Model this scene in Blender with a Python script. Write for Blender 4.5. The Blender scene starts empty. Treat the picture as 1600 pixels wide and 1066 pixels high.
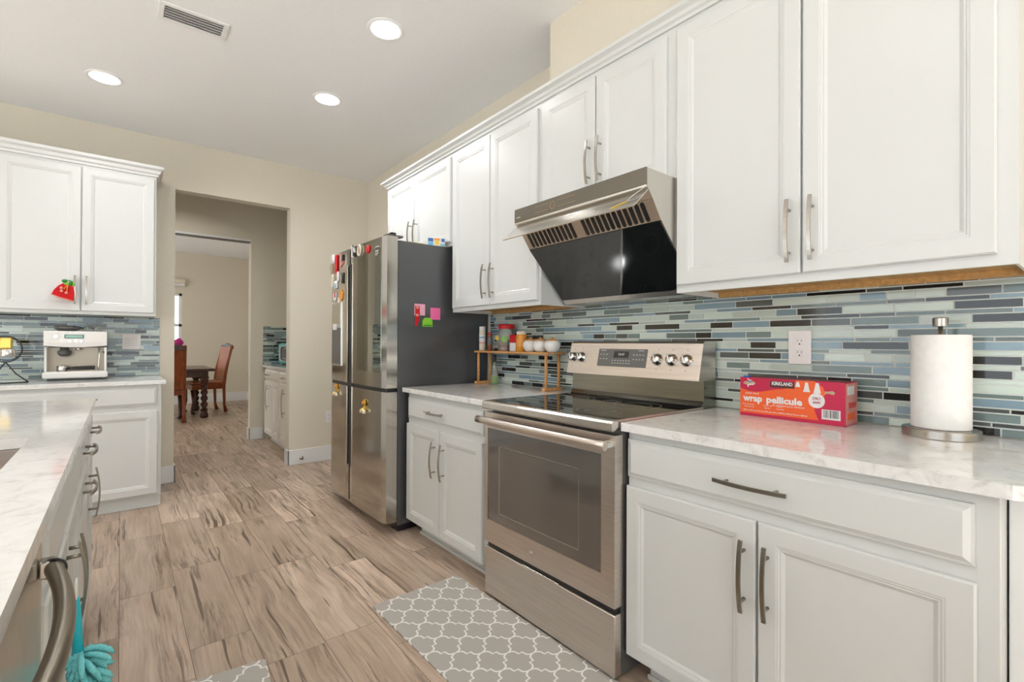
import bpy, bmesh, math, random
from mathutils import Vector, Matrix
R = math.radians
PI = math.pi
random.seed(7)
SC = bpy.context.scene
COL = SC.collection

# ------------------------------------------------------------------ camera
cam_d = bpy.data.cameras.new('camera'); cam = bpy.data.objects.new('camera', cam_d); COL.objects.link(cam)
yaw, pitch, roll = .680453, .0047846, .0041301
F = Vector((math.sin(yaw)*math.cos(pitch), math.cos(yaw)*math.cos(pitch), math.sin(pitch)))
r0 = Vector((math.cos(yaw), -math.sin(yaw), 0)); u0 = r0.cross(F)
rr = r0*math.cos(roll)+u0*math.sin(roll); uu = -r0*math.sin(roll)+u0*math.cos(roll)
M = Matrix((rr, uu, -F)).transposed().to_4x4(); M.translation = (0, 0, 1.191)
cam.matrix_world = M
cam_d.sensor_fit = 'HORIZONTAL'; cam_d.sensor_width = 36; cam_d.lens = 756.088/1600*36
cam_d.clip_start = .02; cam_d.clip_end = 60
SC.camera = cam

# ------------------------------------------------------------------ light and exposure
SC.view_settings.view_transform = 'Standard'; SC.view_settings.look = 'None'
SC.view_settings.gamma = 1; SC.view_settings.exposure = 0.10
SC.view_settings.use_curve_mapping = False
w = bpy.data.worlds.new('world'); SC.world = w; w.use_nodes = True
w.node_tree.nodes['Background'].inputs[0].default_value = (.86, .93, 1, 1)
w.node_tree.nodes['Background'].inputs[1].default_value = 1.8

def area(name, loc, rot, sx, sy, power, color=(1, 1, 1), shape='RECTANGLE', spread=180):
    l = bpy.data.lights.new(name, 'AREA'); l.shape = shape; l.size = sx
    if shape == 'RECTANGLE': l.size_y = sy
    l.energy = power; l.color = color; l.spread = R(spread)
    o = bpy.data.objects.new(name, l); COL.objects.link(o); o.location = loc; o.rotation_euler = rot
    return o
# lamps added at unseen window openings; first two tilt up to brighten the ceiling
area('upfill_back', (-1.0, -3.25, 1.35), (R(142), 0, 0), 3.6, 2.2, 24, (.82, .92, 1))
area('upfill_left', (-4.15, .6, 1.35), (R(142), 0, R(-90)), 4.4, 2.2, 28, (.82, .92, 1))
area('fill_dining_opening', (-2.3, 8.9, 1.4), (R(90), 0, R(-90)), 2.6, 1.8, 24, (1, .98, .94))

# added sunlight whose unseen floor patch bounces up to brighten the ceiling
sun_l = bpy.data.lights.new('bounce_sun', 'SUN'); sun_l.energy = 72; sun_l.angle = R(1.5); sun_l.color = (.79, .90, 1)
bounce_sun = bpy.data.objects.new('bounce_sun', sun_l); COL.objects.link(bounce_sun); bounce_sun.location = (-8, -8, 12)
bounce_sun.rotation_euler = Vector((.5, .5, -.9)).to_track_quat('-Z', 'Y').to_euler()

# ------------------------------------------------------------------ materials
MATS = {}
def mat(name, col=(.8, .8, .8), rough=.5, metal=0, **k):
    m = bpy.data.materials.new(name); m.use_nodes = True
    b = m.node_tree.nodes['Principled BSDF']
    b.inputs['Base Color'].default_value = (*col, 1); b.inputs['Roughness'].default_value = rough
    b.inputs['Metallic'].default_value = metal
    for kk, v in k.items():
        b.inputs[kk.replace('_', ' ')].default_value = v
    MATS[name] = m
    return m
def N(m, t, **k):
    n = m.node_tree.nodes.new(t)
    for a, v in k.items(): setattr(n, a, v)
    return n
def L(m, a, b): m.node_tree.links.new(a, b)
def noise_var(m, scale, amt, stretch=(1, 1, 1), detail=3, bump=0, bscale=None, rough_amt=0):
    """slight procedural variation of the base colour (and bump)"""
    b = m.node_tree.nodes['Principled BSDF']; c = b.inputs['Base Color'].default_value[:]
    tc = N(m, 'ShaderNodeTexCoord'); mp = N(m, 'ShaderNodeMapping'); mp.inputs['Scale'].default_value = stretch
    L(m, tc.outputs['Object'], mp.inputs['Vector'])
    n = N(m, 'ShaderNodeTexNoise'); n.inputs['Scale'].default_value = scale; n.inputs['Detail'].default_value = detail
    L(m, mp.outputs[0], n.inputs['Vector'])
    r = N(m, 'ShaderNodeValToRGB')
    r.color_ramp.elements[0].position = .3; r.color_ramp.elements[1].position = .7
    r.color_ramp.elements[0].color = (*[x*(1-amt) for x in c[:3]], 1)
    r.color_ramp.elements[1].color = (*[min(1, x*(1+amt)) for x in c[:3]], 1)
    L(m, n.outputs[0], r.inputs[0]); L(m, r.outputs[0], b.inputs['Base Color'])
    if bump:
        n2 = N(m, 'ShaderNodeTexNoise'); n2.inputs['Scale'].default_value = bscale or scale*4
        L(m, mp.outputs[0], n2.inputs['Vector'])
        bp = N(m, 'ShaderNodeBump'); bp.inputs['Strength'].default_value = bump; bp.inputs['Distance'].default_value = .002
        L(m, n2.outputs[0], bp.inputs['Height']); L(m, bp.outputs[0], b.inputs['Normal'])
    return m

noise_var(mat('wall_paint', (.745, .69, .575), .75), 60, .015, bump=.15, bscale=180)
noise_var(mat('ceiling_paint', (.9, .905, .91), .9), 50, .01, bump=.2, bscale=120)
noise_var(mat('white_cabinet', (.70, .71, .695), .28, Specular_IOR_Level=.4), 3, .01)
noise_var(mat('cream_cabinet', (.80, .76, .69), .35), 3, .01)
noise_var(mat('white_trim', (.85, .85, .84), .35), 3, .01)
noise_var(mat('raw_wood', (.62, .36, .13), .55), 6, .18, (12, 1, 12))
noise_var(mat('bamboo', (.68, .34, .12), .4), 8, .15, (10, 1, 10))
m = noise_var(mat('steel', (.66, .63, .58), .25, 1), 30, .06, (1, 40, 1)); 
m = mat('brushed_steel', (.67, .61, .56), .3, 1)
noise_var(m, 4, .08, (1, .6, 30))
noise_var(mat('nickel', (.47, .44, .40), .25, 1), 30, .05, (1, 30, 1))
noise_var(mat('nickel_dark', (.33, .30, .25), .3, 1), 30, .05, (1, 30, 1))
noise_var(mat('dark_steel', (.25, .24, .205), .22, 1), 4, .08, (1, .6, 30))
mat('espresso_steel', (.42, .37, .30), .4, 1)
mat('vent_grey', (.34, .34, .33), .6)
mat('chrome', (.8, .79, .77), .08, 1)
noise_var(mat('black_stainless', (.55, .52, .47), .12, 1), 40, .03, (1, 1, .02))
noise_var(mat('fridge_side', (.12, .125, .13), .25, .5), 200, .05)
mat('hub_glass', (.42, .42, .38), .03, 1)
mat('black_plastic', (.012, .012, .013), .35)
mat('black_glass', (.008, .009, .01), .04, 0, Specular_IOR_Level=.8)
m = mat('oven_glass', (.085, .075, .065), .05, 0, IOR=2.3)
mat('hood_glass', (.006, .008, .008), .05, 0, Specular_IOR_Level=.9)
mat('hood_front', (.20, .185, .155), .22, .8)
mat('dark_grey', (.11, .105, .1), .35)
mat('panel_grey', (.16, .155, .145), .3)
mat('white_plastic', (.82, .81, .78), .3)
mat('outlet_white', (.88, .84, .83), .3)
mat('ceramic', (.85, .83, .8), .15)
mat('text_white', (.8, .8, .78), .5)
mat('text_bronze', (.5, .33, .18), .4)
mat('orange_red', (.90, .13, .025), .35)
mat('crimson', (.58, .012, .07), .35)
mat('box_white', (.82, .8, .8), .5)
mat('box_brown', (.09, .03, .02), .5)
mat('box_pink', (.75, .3, .25), .25)
mat('blue', (.02, .16, .5), .4)
mat('light_blue', (.12, .5, .8), .4)
mat('red', (.62, .01, .015), .35)
mat('yellow', (.85, .6, .06), .45)
mat('gold', (.83, .55, .12), .25, .7)
mat('pink', (.9, .45, .58), .6)
mat('hot_pink', (.9, .16, .4), .6)
mat('green', (.25, .62, .04), .45)
mat('dark_green', (.02, .22, .03), .6)
mat('orange', (.82, .33, .05), .4)
mat('honey', (.75, .30, .03), .15)
mat('brown_glass', (.30, .09, .04), .15)
mat('lime_liquid', (.42, .72, .12), .15)
mat('cream', (.8, .72, .58), .5)
mat('tan', (.5, .37, .24), .5)
noise_var(mat('teal_chenille', (.20, .68, .72), .8), 300, .15)
mat('teal_plastic', (.02, .50, .62), .3)
mat('teal_enamel', (.16, .52, .50), .25)
mat('magenta', (.55, .01, .25), .5)
mat('yellow_green', (.55, .6, .05), .5)
noise_var(mat('red_knit', (.62, .008, .012), .9), 250, .3, bump=.6, bscale=600)
noise_var(mat('dark_wood', (.065, .02, .012), .25), 6, .3, (8, 8, 1))
noise_var(mat('orange_wood', (.25, .055, .012), .3), 5, .35, (8, 8, 1))
noise_var(mat('back_leather', (.42, .14, .06), .4), 5, .2)
noise_var(mat('paper', (.88, .87, .85), .9), 40, .03, bump=.5, bscale=90)
m = mat('glass', (.9, .95, .93), .03); m.node_tree.nodes['Principled BSDF'].inputs['Transmission Weight'].default_value = .85
m = mat('tint_film', (1, .75, .7), .08); m.node_tree.nodes['Principled BSDF'].inputs['Transmission Weight'].default_value = .75
def emit(name, col, s):
    m = mat(name, col, .5); b = m.node_tree.nodes['Principled BSDF']
    b.inputs['Emission Color'].default_value = (*col, 1); b.inputs['Emission Strength'].default_value = s
emit('lamp_glow', (1, .98, .95), 9)
emit('screen', (.25, .45, .35), .25)

# quartz
m = mat('quartz', (.8, .79, .77), .08)
b = m.node_tree.nodes['Principled BSDF']
tc = N(m, 'ShaderNodeTexCoord'); n1 = N(m, 'ShaderNodeTexNoise'); n1.inputs['Scale'].default_value = 16; n1.inputs['Detail'].default_value = 8; n1.inputs['Distortion'].default_value = 1.2
n1.inputs['Roughness'].default_value = .7
L(m, tc.outputs['Object'], n1.inputs['Vector'])
cr = N(m, 'ShaderNodeValToRGB'); e = cr.color_ramp.elements
e[0].position = .33; e[0].color = (.62, .61, .585, 1); e[1].position = .46; e[1].color = (.78, .775, .755, 1)
e2 = cr.color_ramp.elements.new(.6); e2.color = (.83, .82, .80, 1)
L(m, n1.outputs[0], cr.inputs[0]); L(m, cr.outputs[0], b.inputs['Base Color'])

# mosaic glass tile : colour from a face attribute
def attr_mat(name, rough, spec=.5):
    m = mat(name, (.5, .5, .5), rough, Specular_IOR_Level=spec)
    b = m.node_tree.nodes['Principled BSDF']
    a = N(m, 'ShaderNodeAttribute', attribute_name='col')
    L(m, a.outputs['Color'], b.inputs['Base Color'])
    return m
attr_mat('mosaic', .09, .6)
mat('grout', (.74, .77, .74), .8)

# wood-look floor planks
m = mat('planks', (.5, .4, .3), .33)
b = m.node_tree.nodes['Principled BSDF']
tc = N(m, 'ShaderNodeTexCoord'); at = N(m, 'ShaderNodeAttribute', attribute_name='rnd')
off = N(m, 'ShaderNodeVectorMath', operation='SCALE'); off.inputs['Scale'].default_value = 37
L(m, at.outputs['Color'], off.inputs[0])
add = N(m, 'ShaderNodeVectorMath', operation='ADD'); L(m, tc.outputs['Object'], add.inputs[0]); L(m, off.outputs[0], add.inputs[1])
def warped(scale):
    mp = N(m, 'ShaderNodeMapping'); mp.inputs['Scale'].default_value = scale
    L(m, add.outputs[0], mp.inputs['Vector']); return mp
# large soft warp so that grain bends around knots
nw = N(m, 'ShaderNodeTexNoise'); nw.inputs['Scale'].default_value = 2.6; nw.inputs['Detail'].default_value = 1
L(m, add.outputs[0], nw.inputs['Vector'])
sub = N(m, 'ShaderNodeVectorMath', operation='SUBTRACT'); L(m, nw.outputs['Color'], sub.inputs[0]); sub.inputs[1].default_value = (.5, .5, .5)
sc_ = N(m, 'ShaderNodeVectorMath', operation='MULTIPLY'); L(m, sub.outputs[0], sc_.inputs[0]); sc_.inputs[1].default_value = (.05, .3, 0)
add2 = N(m, 'ShaderNodeVectorMath', operation='ADD'); L(m, add.outputs[0], add2.inputs[0]); L(m, sc_.outputs[0], add2.inputs[1])
def tex(scale, nscale, detail, rough=.5, dist=0):
    mp = N(m, 'ShaderNodeMapping'); mp.inputs['Scale'].default_value = scale
    L(m, add2.outputs[0], mp.inputs['Vector'])
    n = N(m, 'ShaderNodeTexNoise'); n.inputs['Scale'].default_value = nscale; n.inputs['Detail'].default_value = detail
    n.inputs['Roughness'].default_value = rough; n.inputs['Distortion'].default_value = dist
    L(m, mp.outputs[0], n.inputs['Vector']); return n.outputs[0]
def ramp(inp, p0, c0, p1, c1):
    r = N(m, 'ShaderNodeValToRGB'); r.color_ramp.elements[0].position = p0; r.color_ramp.elements[1].position = p1
    r.color_ramp.elements[0].color = c0; r.color_ramp.elements[1].color = c1
    L(m, inp, r.inputs[0]); return r.outputs[0]
def mixc(fac, a, b_, mode='MIX'):
    x = N(m, 'ShaderNodeMix', data_type='RGBA', blend_type=mode)
    if isinstance(fac, float): x.inputs[0].default_value = fac
    else: L(m, fac, x.inputs[0])
    for i, v in ((6, a), (7, b_)):
        if isinstance(v, tuple): x.inputs[i].default_value = v
        else: L(m, v, x.inputs[i])
    return x.outputs[2]
W = (1, 1, 1, 1); K = (0, 0, 0, 1)
base = ramp(tex((5, .8, 1), 2.2, 3), .3, (.49, .37, .28, 1), .62, (.65, .52, .42, 1))
sep = N(m, 'ShaderNodeSeparateColor'); L(m, at.outputs['Color'], sep.inputs[0])
tone = ramp(sep.outputs[2], 0, (.80, .78, .75, 1), 1, (1.16, 1.16, 1.17, 1))
base = mixc(1.0, base, tone, 'MULTIPLY')
# fine grain
grain = ramp(tex((34, 1.3, 1), 2.4, 5, .65), .35, (.84, .82, .79, 1), .60, (1.05, 1.05, 1.05, 1))
base = mixc(1.0, base, grain, 'MULTIPLY')
# growth rings
wv = N(m, 'ShaderNodeTexWave', wave_type='BANDS', bands_direction='X'); wv.inputs['Scale'].default_value = 9
wv.inputs['Distortion'].default_value = 3.5; wv.inputs['Detail'].default_value = 2
mpw = N(m, 'ShaderNodeMapping'); mpw.inputs['Scale'].default_value = (1, .25, 1); L(m, add2.outputs[0], mpw.inputs['Vector']); L(m, mpw.outputs[0], wv.inputs['Vector'])
ringm = ramp(tex((1.2, .5, 1), 2.5, 1), .55, K, .66, (.45, .45, .45, 1))
ring = ramp(wv.outputs['Color'], 0, (.80, .77, .72, 1), .5, W)
base = mixc(ringm, base, mixc(1.0, base, ring, 'MULTIPLY'))
# dark smoky streaks in patches
streak = ramp(tex((20, .9, 1), 2.4, 6, .75, .3), .48, K, .61, W)
patch = ramp(tex((5.5, .9, 1), 1.3, 2), .44, K, .54, W)
mm = N(m, 'ShaderNodeMath', operation='MULTIPLY'); L(m, streak, mm.inputs[0]); L(m, patch, mm.inputs[1])
mm2 = N(m, 'ShaderNodeMath', operation='MULTIPLY'); L(m, mm.outputs[0], mm2.inputs[0]); mm2.inputs[1].default_value = .8
base = mixc(mm2.outputs[0], base, (.15, .095, .058, 1))
soft = ramp(tex((6, .9, 1), 1.9, 4, .6), .50, K, .68, (.62, .62, .62, 1))
base = mixc(soft, base, (.29, .215, .15, 1))
# thin sharp cracks
crack = ramp(tex((30, .8, 1), 1.3, 3, .5, .3), .64, K, .67, (.85, .85, .85, 1))
base = mixc(crack, base, (.08, .045, .025, 1))
L(m, base, b.inputs['Base Color'])
mat('plank_joint', (.19, .135, .095), .8)

# quatrefoil kitchen mat
def quatre(name, ground, line):
    """ogee lattice: two families of wavy lines with a zigzag step half-way between the nodes"""
    m = mat(name, ground, .6)
    b = m.node_tree.nodes['Principled BSDF']
    tc = N(m, 'ShaderNodeTexCoord'); s = N(m, 'ShaderNodeSeparateXYZ'); L(m, tc.outputs['Object'], s.inputs[0])
    def M_(op, a, b_=None):
        n = N(m, 'ShaderNodeMath', operation=op)
        for i, v in enumerate((a, b_)):
            if v is None: continue
            if isinstance(v, (int, float)): n.inputs[i].default_value = v
            else: L(m, v, n.inputs[i])
        return n.outputs[0]
    X = M_('DIVIDE', M_('ADD', s.outputs[0], .049), .151); Y = M_('DIVIDE', M_('ADD', s.outputs[1], .085), .1265)
    p = M_('SUBTRACT', X, Y); q = M_('ADD', X, Y)
    def wave(t):
        r = N(m, 'ShaderNodeValToRGB'); cr = r.color_ramp; cr.interpolation = 'LINEAR'
        half = [(0, 0), (.05, .38), (.11, .72), (.18, .9), (.25, .82), (.32, .45), (.37, .0), (.44, -.62)]
        pts = half+[(1-a_, -v) for a_, v in reversed(half)]
        while len(cr.elements) < len(pts): cr.elements.new(.5)
        for e, (a_, v) in zip(cr.elements, pts):
            e.position = a_; e.color = (.5+.5*v,)*3+(1,)
        L(m, M_('FRACT', t), r.inputs[0])
        return M_('MULTIPLY', M_('SUBTRACT', r.outputs[0], .5), .19)
    def dist(u, v):
        d = M_('SUBTRACT', u, wave(v)); return M_('ABSOLUTE', M_('SUBTRACT', M_('FRACT', M_('ADD', d, .5)), .5))
    d = M_('MINIMUM', dist(q, p), dist(p, q))
    f = M_('MINIMUM', M_('MAXIMUM', M_('MULTIPLY', M_('SUBTRACT', .043, d), 90), 0), 1)
    mx = N(m, 'ShaderNodeMix', data_type='RGBA'); L(m, f, mx.inputs[0]); mx.inputs[6].default_value = (*ground, 1); mx.inputs[7].default_value = (*line, 1)
    L(m, mx.outputs[2], b.inputs['Base Color'])
quatre('mat_quatrefoil', (.44, .415, .375), (.84, .83, .79))

# ------------------------------------------------------------------ mesh builder
class MB:
    def __init__(s): s.bm = bmesh.new(); s.mats = []
    def mi(s, name):
        if name not in s.mats: s.mats.append(name)
        return s.mats.index(name)
    def _tag(s, faces, mt, smooth=False):
        i = s.mi(mt)
        for f in faces: f.material_index = i; f.smooth = smooth
    def box(s, x0, x1, y0, y1, z0, z1, mt, bev=0, seg=2):
        if x1 < x0: x0, x1 = x1, x0
        if y1 < y0: y0, y1 = y1, y0
        if z1 < z0: z0, z1 = z1, z0
        r = bmesh.ops.create_cube(s.bm, size=1); vs = r['verts']
        for v in vs:
            v.co = Vector(((x0+x1)/2+v.co.x*(x1-x0), (y0+y1)/2+v.co.y*(y1-y0), (z0+z1)/2+v.co.z*(z1-z0)))
        fs = list({f for v in vs for f in v.link_faces}); s._tag(fs, mt)
        if bev:
            es = list({e for v in vs for e in v.link_edges})
            i = s.mi(mt)
            r = bmesh.ops.bevel(s.bm, geom=es, offset=bev, segments=seg, profile=.5, affect='EDGES')
            for f in r['faces']: f.material_index = i; f.smooth = seg > 1
        return s
    def prism(s, pts, a0, a1, mt, axis='y', smooth=False, caps=True):
        """pts: 2D outline; extruded along axis. axis y: (x,z); x: (y,z); z: (x,y)"""
        def P(p, a):
            if axis == 'y': return (p[0], a, p[1])
            if axis == 'x': return (a, p[0], p[1])
            return (p[0], p[1], a)
        A = [s.bm.verts.new(P(p, a0)) for p in pts]; B = [s.bm.verts.new(P(p, a1)) for p in pts]
        n = len(pts); fs = []
        for i in range(n):
            fs.append(s.bm.faces.new((A[i], A[(i+1) % n], B[(i+1) % n], B[i])))
        s._tag(fs, mt, smooth)
        if caps:
            c = [s.bm.faces.new(A[::-1]), s.bm.faces.new(B)]; s._tag(c, mt)
        return s
    def rings(s, rings, mt, close=True, caps=True, smooth=True):
        V = [[s.bm.verts.new(p) for p in r] for r in rings]; fs = []
        n = len(V[0])
        for a, b in zip(V, V[1:]):
            for i in range(n if close else n-1):
                j = (i+1) % n
                fs.append(s.bm.faces.new((a[i], a[j], b[j], b[i])))
        s._tag(fs, mt, smooth)
        if caps and close:
            c = [s.bm.faces.new(V[0][::-1]), s.bm.faces.new(V[-1])]; s._tag(c, mt)
        return s
    def lathe(s, prof, mt, c=(0, 0, 0), seg=28, axis='z', smooth=True, caps=True):
        """prof: list of (r, h)"""
        rs = []
        for r, h in prof:
            r = max(r, 1e-4); ring = []
            for k in range(seg):
                a = 2*PI*k/seg; p, q = r*math.cos(a), r*math.sin(a)
                if axis == 'z': v = (c[0]+p, c[1]+q, c[2]+h)
                elif axis == 'x': v = (c[0]+h, c[1]+p, c[2]+q)
                else: v = (c[0]-p, c[1]+h, c[2]+q)
                ring.append(v)
            rs.append(ring)
        return s.rings(rs, mt, smooth=smooth, caps=caps)
    def cyl(s, p0, p1, r, mt, seg=16, r1=None):
        return s.tube([p0, p1], r, mt, seg, radii=[r, r if r1 is None else r1])
    def tube(s, pts, r, mt, seg=10, radii=None, flat=1.0, up=None, closed=False):
        pts = [Vector(p) for p in pts]; n = len(pts); rs = []
        U = Vector(up) if up else None
        prev = None
        for i, p in enumerate(pts):
            if closed: t = (pts[(i+1) % n]-pts[i-1]).normalized()
            else: t = (pts[min(i+1, n-1)]-pts[max(i-1, 0)]).normalized()
            if U is not None: x = t.cross(U)
            elif prev is None:
                x = t.cross(Vector((0, 0, 1)))
                if x.length < .05: x = t.cross(Vector((1, 0, 0)))
            else: x = prev-t*prev.dot(t)
            x.normalize(); prev = x; y = t.cross(x)
            R_ = radii[i] if radii else r
            rs.append([p+x*math.cos(2*PI*k/seg)*R_+y*math.sin(2*PI*k/seg)*R_*flat for k in range(seg)])
        if closed: rs.append(rs[0])
        return s.rings(rs, mt, caps=not closed)
    def sphere(s, c, r, mt, sc=(1, 1, 1), seg=20):
        g = bmesh.ops.create_uvsphere(s.bm, u_segments=seg, v_segments=seg//2+2, radius=1)
        for v in g['verts']: v.co = Vector((c[0]+v.co.x*r*sc[0], c[1]+v.co.y*r*sc[1], c[2]+v.co.z*r*sc[2]))
        s._tag({f for v in g['verts'] for f in v.link_faces}, mt, True); return s
    def panel(s, x0, x1, z0, z1, prof, mt, y=0):
        """rect in XZ facing -Y; prof = [(inset, height)], concentric mitred loops, last is filled"""
        rs = []
        for i, h in prof:
            rs.append([(x0+i, y-h, z0+i), (x1-i, y-h, z0+i), (x1-i, y-h, z1-i), (x0+i, y-h, z1-i)])
        V = [[s.bm.verts.new(p) for p in r] for r in rs]; fs = []
        for a, b_ in zip(V, V[1:]):
            for i in range(4): fs.append(s.bm.faces.new((a[i], a[(i+1) % 4], b_[(i+1) % 4], b_[i])))
        fs.append(s.bm.faces.new(V[-1])); fs.append(s.bm.faces.new(V[0][::-1]))
        s._tag(fs, mt); return s
    def xform(s, mtx):
        bmesh.ops.transform(s.bm, matrix=mtx, verts=s.bm.verts); return s
    def obj(s, name, parent=None, loc=(0, 0, 0), rot=(0, 0, 0), label=None):
        bmesh.ops.recalc_face_normals(s.bm, faces=s.bm.faces)
        me = bpy.data.meshes.new(name); s.bm.to_mesh(me); s.bm.free()
        for n in s.mats: me.materials.append(MATS[n])
        o = bpy.data.objects.new(name, me); COL.objects.link(o)
        o.location = loc; o.rotation_euler = rot
        if parent: o.parent = parent
        if label: o['label'] = label
        return o
def tag(o, label, cat, group=None):
    o['label'] = label; o['category'] = cat
    if group: o['group'] = group
    return o
def thing(name, label, cat, loc=(0, 0, 0), rz=0, group=None):
    o = bpy.data.objects.new(name, None); COL.objects.link(o); o.empty_display_size = .05
    o.location = loc; o.rotation_euler = (0, 0, rz)
    return tag(o, label, cat, group)
def struct(o): o['kind'] = 'structure'; return o
def copy_tree(o, parent=None):
    c = o.copy(); COL.objects.link(c); c.parent = parent
    for ch in [x for x in bpy.data.objects if x.parent == o]: copy_tree(ch, c)
    return c
def text(body, size, mt, parent, M4, name='lettering', ext=.0004, bold=0, align='CENTER', sx=1):
    cu = bpy.data.curves.new('t', 'FONT'); cu.body = body; cu.size = size; cu.extrude = ext; cu.offset = bold
    cu.align_x = align; cu.align_y = 'CENTER'; cu.resolution_u = 2
    t = bpy.data.objects.new('t', cu); COL.objects.link(t)
    bpy.context.view_layer.update()
    me = bpy.data.meshes.new_from_object(t.evaluated_get(bpy.context.evaluated_depsgraph_get()))
    bpy.data.objects.remove(t)
    me.name = name; me.materials.clear(); me.materials.append(MATS[mt])
    me.transform(M4 @ Matrix.Diagonal((sx, 1, 1, 1)))
    o = bpy.data.objects.new(name, me); COL.objects.link(o); o.parent = parent
    return o
def face_mtx(origin, xdir, ydir):
    """text plane: x along xdir, y along ydir"""
    x = Vector(xdir).normalized(); y = Vector(ydir).normalized(); z = x.cross(y)
    m4 = Matrix((x, y, z)).transposed().to_4x4(); m4.translation = origin; return m4

# ================================================================== SETTING
def planks(name, x0, x1, y0, y1, mt='planks'):
    bm = bmesh.new(); lay = bm.loops.layers.color.new('rnd')
    pw, pl, g = .213, .83, .0011
    offs = {-1: 2.513, 0: 2.87, 1: 2.236, 2: 2.788, 3: 1.971, 4: 2.6, 5: 2.1, 6: 2.5, -2: 2.2}
    i0 = math.floor((x0-.003)/pw)
    rn = random.Random(11)
    for i in range(i0, math.ceil((x1-.003)/pw)+1):
        xa = max(x0, .003+i*pw); xb = min(x1, .003+(i+1)*pw)
        if xb-xa < .005: continue
        o = offs.get(i, rn.random()*pl)
        j = math.floor((y0-o)/pl)
        while o+j*pl < y1:
            ya = max(y0, o+j*pl); yb = min(y1, o+(j+1)*pl); j += 1
            c = (rn.random(), rn.random(), rn.random(), 1)
            if yb-ya < .005: continue
            v = [bm.verts.new(p) for p in ((xa+g, ya+g, 0), (xb-g, ya+g, 0), (xb-g, yb-g, 0), (xa+g, yb-g, 0))]
            f = bm.faces.new(v); f.material_index = 0
            for l in f.loops: l[lay] = c
    v = [bm.verts.new(p) for p in ((x0, y0, -.0012), (x1, y0, -.0012), (x1, y1, -.0012), (x0, y1, -.0012))]
    f = bm.faces.new(v); f.material_index = 1
    for l in f.loops: l[lay] = (0, 0, 0, 1)
    me = bpy.data.meshes.new(name); bm.to_mesh(me); bm.free()
    me.materials.append(MATS[mt]); me.materials.append(MATS['plank_joint'])
    o = bpy.data.objects.new(name, me); COL.objects.link(o); return o
struct(planks('floor', -4.2, 2.07, -3.3, 11.3))
XW = 2.055; YF = 5.0; YB = 5.12; Y2 = 6.61; Y2b = 6.73; Y3 = 11.2; ZC = 2.905
def sbox(name, *a, mt='wall_paint'):
    return struct(MB().box(*a, mt).obj(name))
sbox('ceiling', -4.3, 2.2, -3.4, 11.4, ZC, ZC+.1, mt='ceiling_paint')
sbox('wall_right', XW, XW+.12, -3.4, 11.4, 0, ZC)
m_ = MB(); m_.box(-4.3, .357, YF, YB, 0, ZC, 'wall_paint'); m_.box(1.275, XW, YF, YB, 0, ZC, 'wall_paint'); m_.box(.357, 1.275, YF, YB, 2.492, ZC, 'wall_paint')
struct(m_.obj('wall_far'))
m_ = MB(); m_.box(-1.0, .1, Y2, Y2b, 0, ZC, 'wall_paint'); m_.box(1.237, XW, Y2, Y2b, 0, ZC, 'wall_paint'); m_.box(.1, 1.237, Y2, Y2b, 2.445, ZC, 'wall_paint')
struct(m_.obj('wall_pantry'))
sbox('wall_pantry_left', -1.1, -1.0, YB, Y2b, 0, ZC)
# dining end wall with a window
m_ = MB(); wx0, wx1, wz0, wz1 = -.35, .915, .9, 2.12
m_.box(-2.5, wx0, Y3, Y3+.12, 0, ZC, 'wall_paint'); m_.box(wx1, XW, Y3, Y3+.12, 0, ZC, 'wall_paint')
m_.box(wx0, wx1, Y3, Y3+.12, 0, wz0, 'wall_paint'); m_.box(wx0, wx1, Y3, Y3+.12, wz1, ZC, 'wall_paint')
struct(m_.obj('wall_dining'))
# left dining wall with wide opening (out of view)
m_ = MB(); m_.box(-2.5, -2.4, Y2b, 7.6, 0, ZC, 'wall_paint'); m_.box(-2.5, -2.4, 10.2, Y3, 0, ZC, 'wall_paint'); m_.box(-2.5, -2.4, 7.6, 10.2, 2.3, ZC, 'wall_paint'); m_.box(-2.5, -2.4, 7.6, 10.2, 0, .5, 'wall_paint')
struct(m_.obj('wall_dining_left'))
sbox('wall_dining_near', -2.5, -1.0, Y2, Y2b, 0, ZC)
# left and back walls of the kitchen, with window openings
m_ = MB(); m_.box(-4.3, -4.2, -3.4, -1.6, 0, ZC, 'wall_paint'); m_.box(-4.3, -4.2, 2.8, YF, 0, ZC, 'wall_paint'); m_.box(-4.3, -4.2, -1.6, 2.8, 2.45, ZC, 'wall_paint'); m_.box(-4.3, -4.2, -1.6, 2.8, 0, .25, 'wall_paint')
struct(m_.obj('wall_left'))
m_ = MB(); m_.box(-4.2, -2.8, -3.4, -3.3, 0, ZC, 'wall_paint'); m_.box(.8, XW, -3.4, -3.3, 0, ZC, 'wall_paint'); m_.box(-2.8, .8, -3.4, -3.3, 2.45, ZC, 'wall_paint'); m_.box(-2.8, .8, -3.4, -3.3, 0, .25, 'wall_paint')
struct(m_.obj('wall_back'))
# chase above the upper cabinets
sbox('wall_right_chase', 1.779, XW, .12, 1.883, 2.517, ZC)
# baseboards
def base_prof(t, h): return [(0, 0), (t, 0), (t, h-.012), (t*.6, h), (0, h)]
def bb(name, *segs):
    m_ = MB()
    for s in segs: m_.box(*s, 'white_trim', .003, 1)
    struct(m_.obj(name))
bb('baseboard_far', (1.262, XW, YF-.013, YF, 0, .145), (1.262, 1.275, YF-.013, YB, 0, .145))
bb('baseboard_left', (.235, .37, YF-.013, YF, 0, .145), (.357, .37, YF-.013, YB, 0, .145))
bb('baseboard_pantry', (1.224, 1.385, Y2-.013, Y2, 0, .145), (1.224, 1.237, Y2-.013, Y2b, 0, .145))
bb('baseboard_dining', (-2.4, XW, Y3-.014, Y3, 0, .18))
bb('baseboard_right', (XW-.014, XW, Y2b, Y3, 0, .17))
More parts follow.
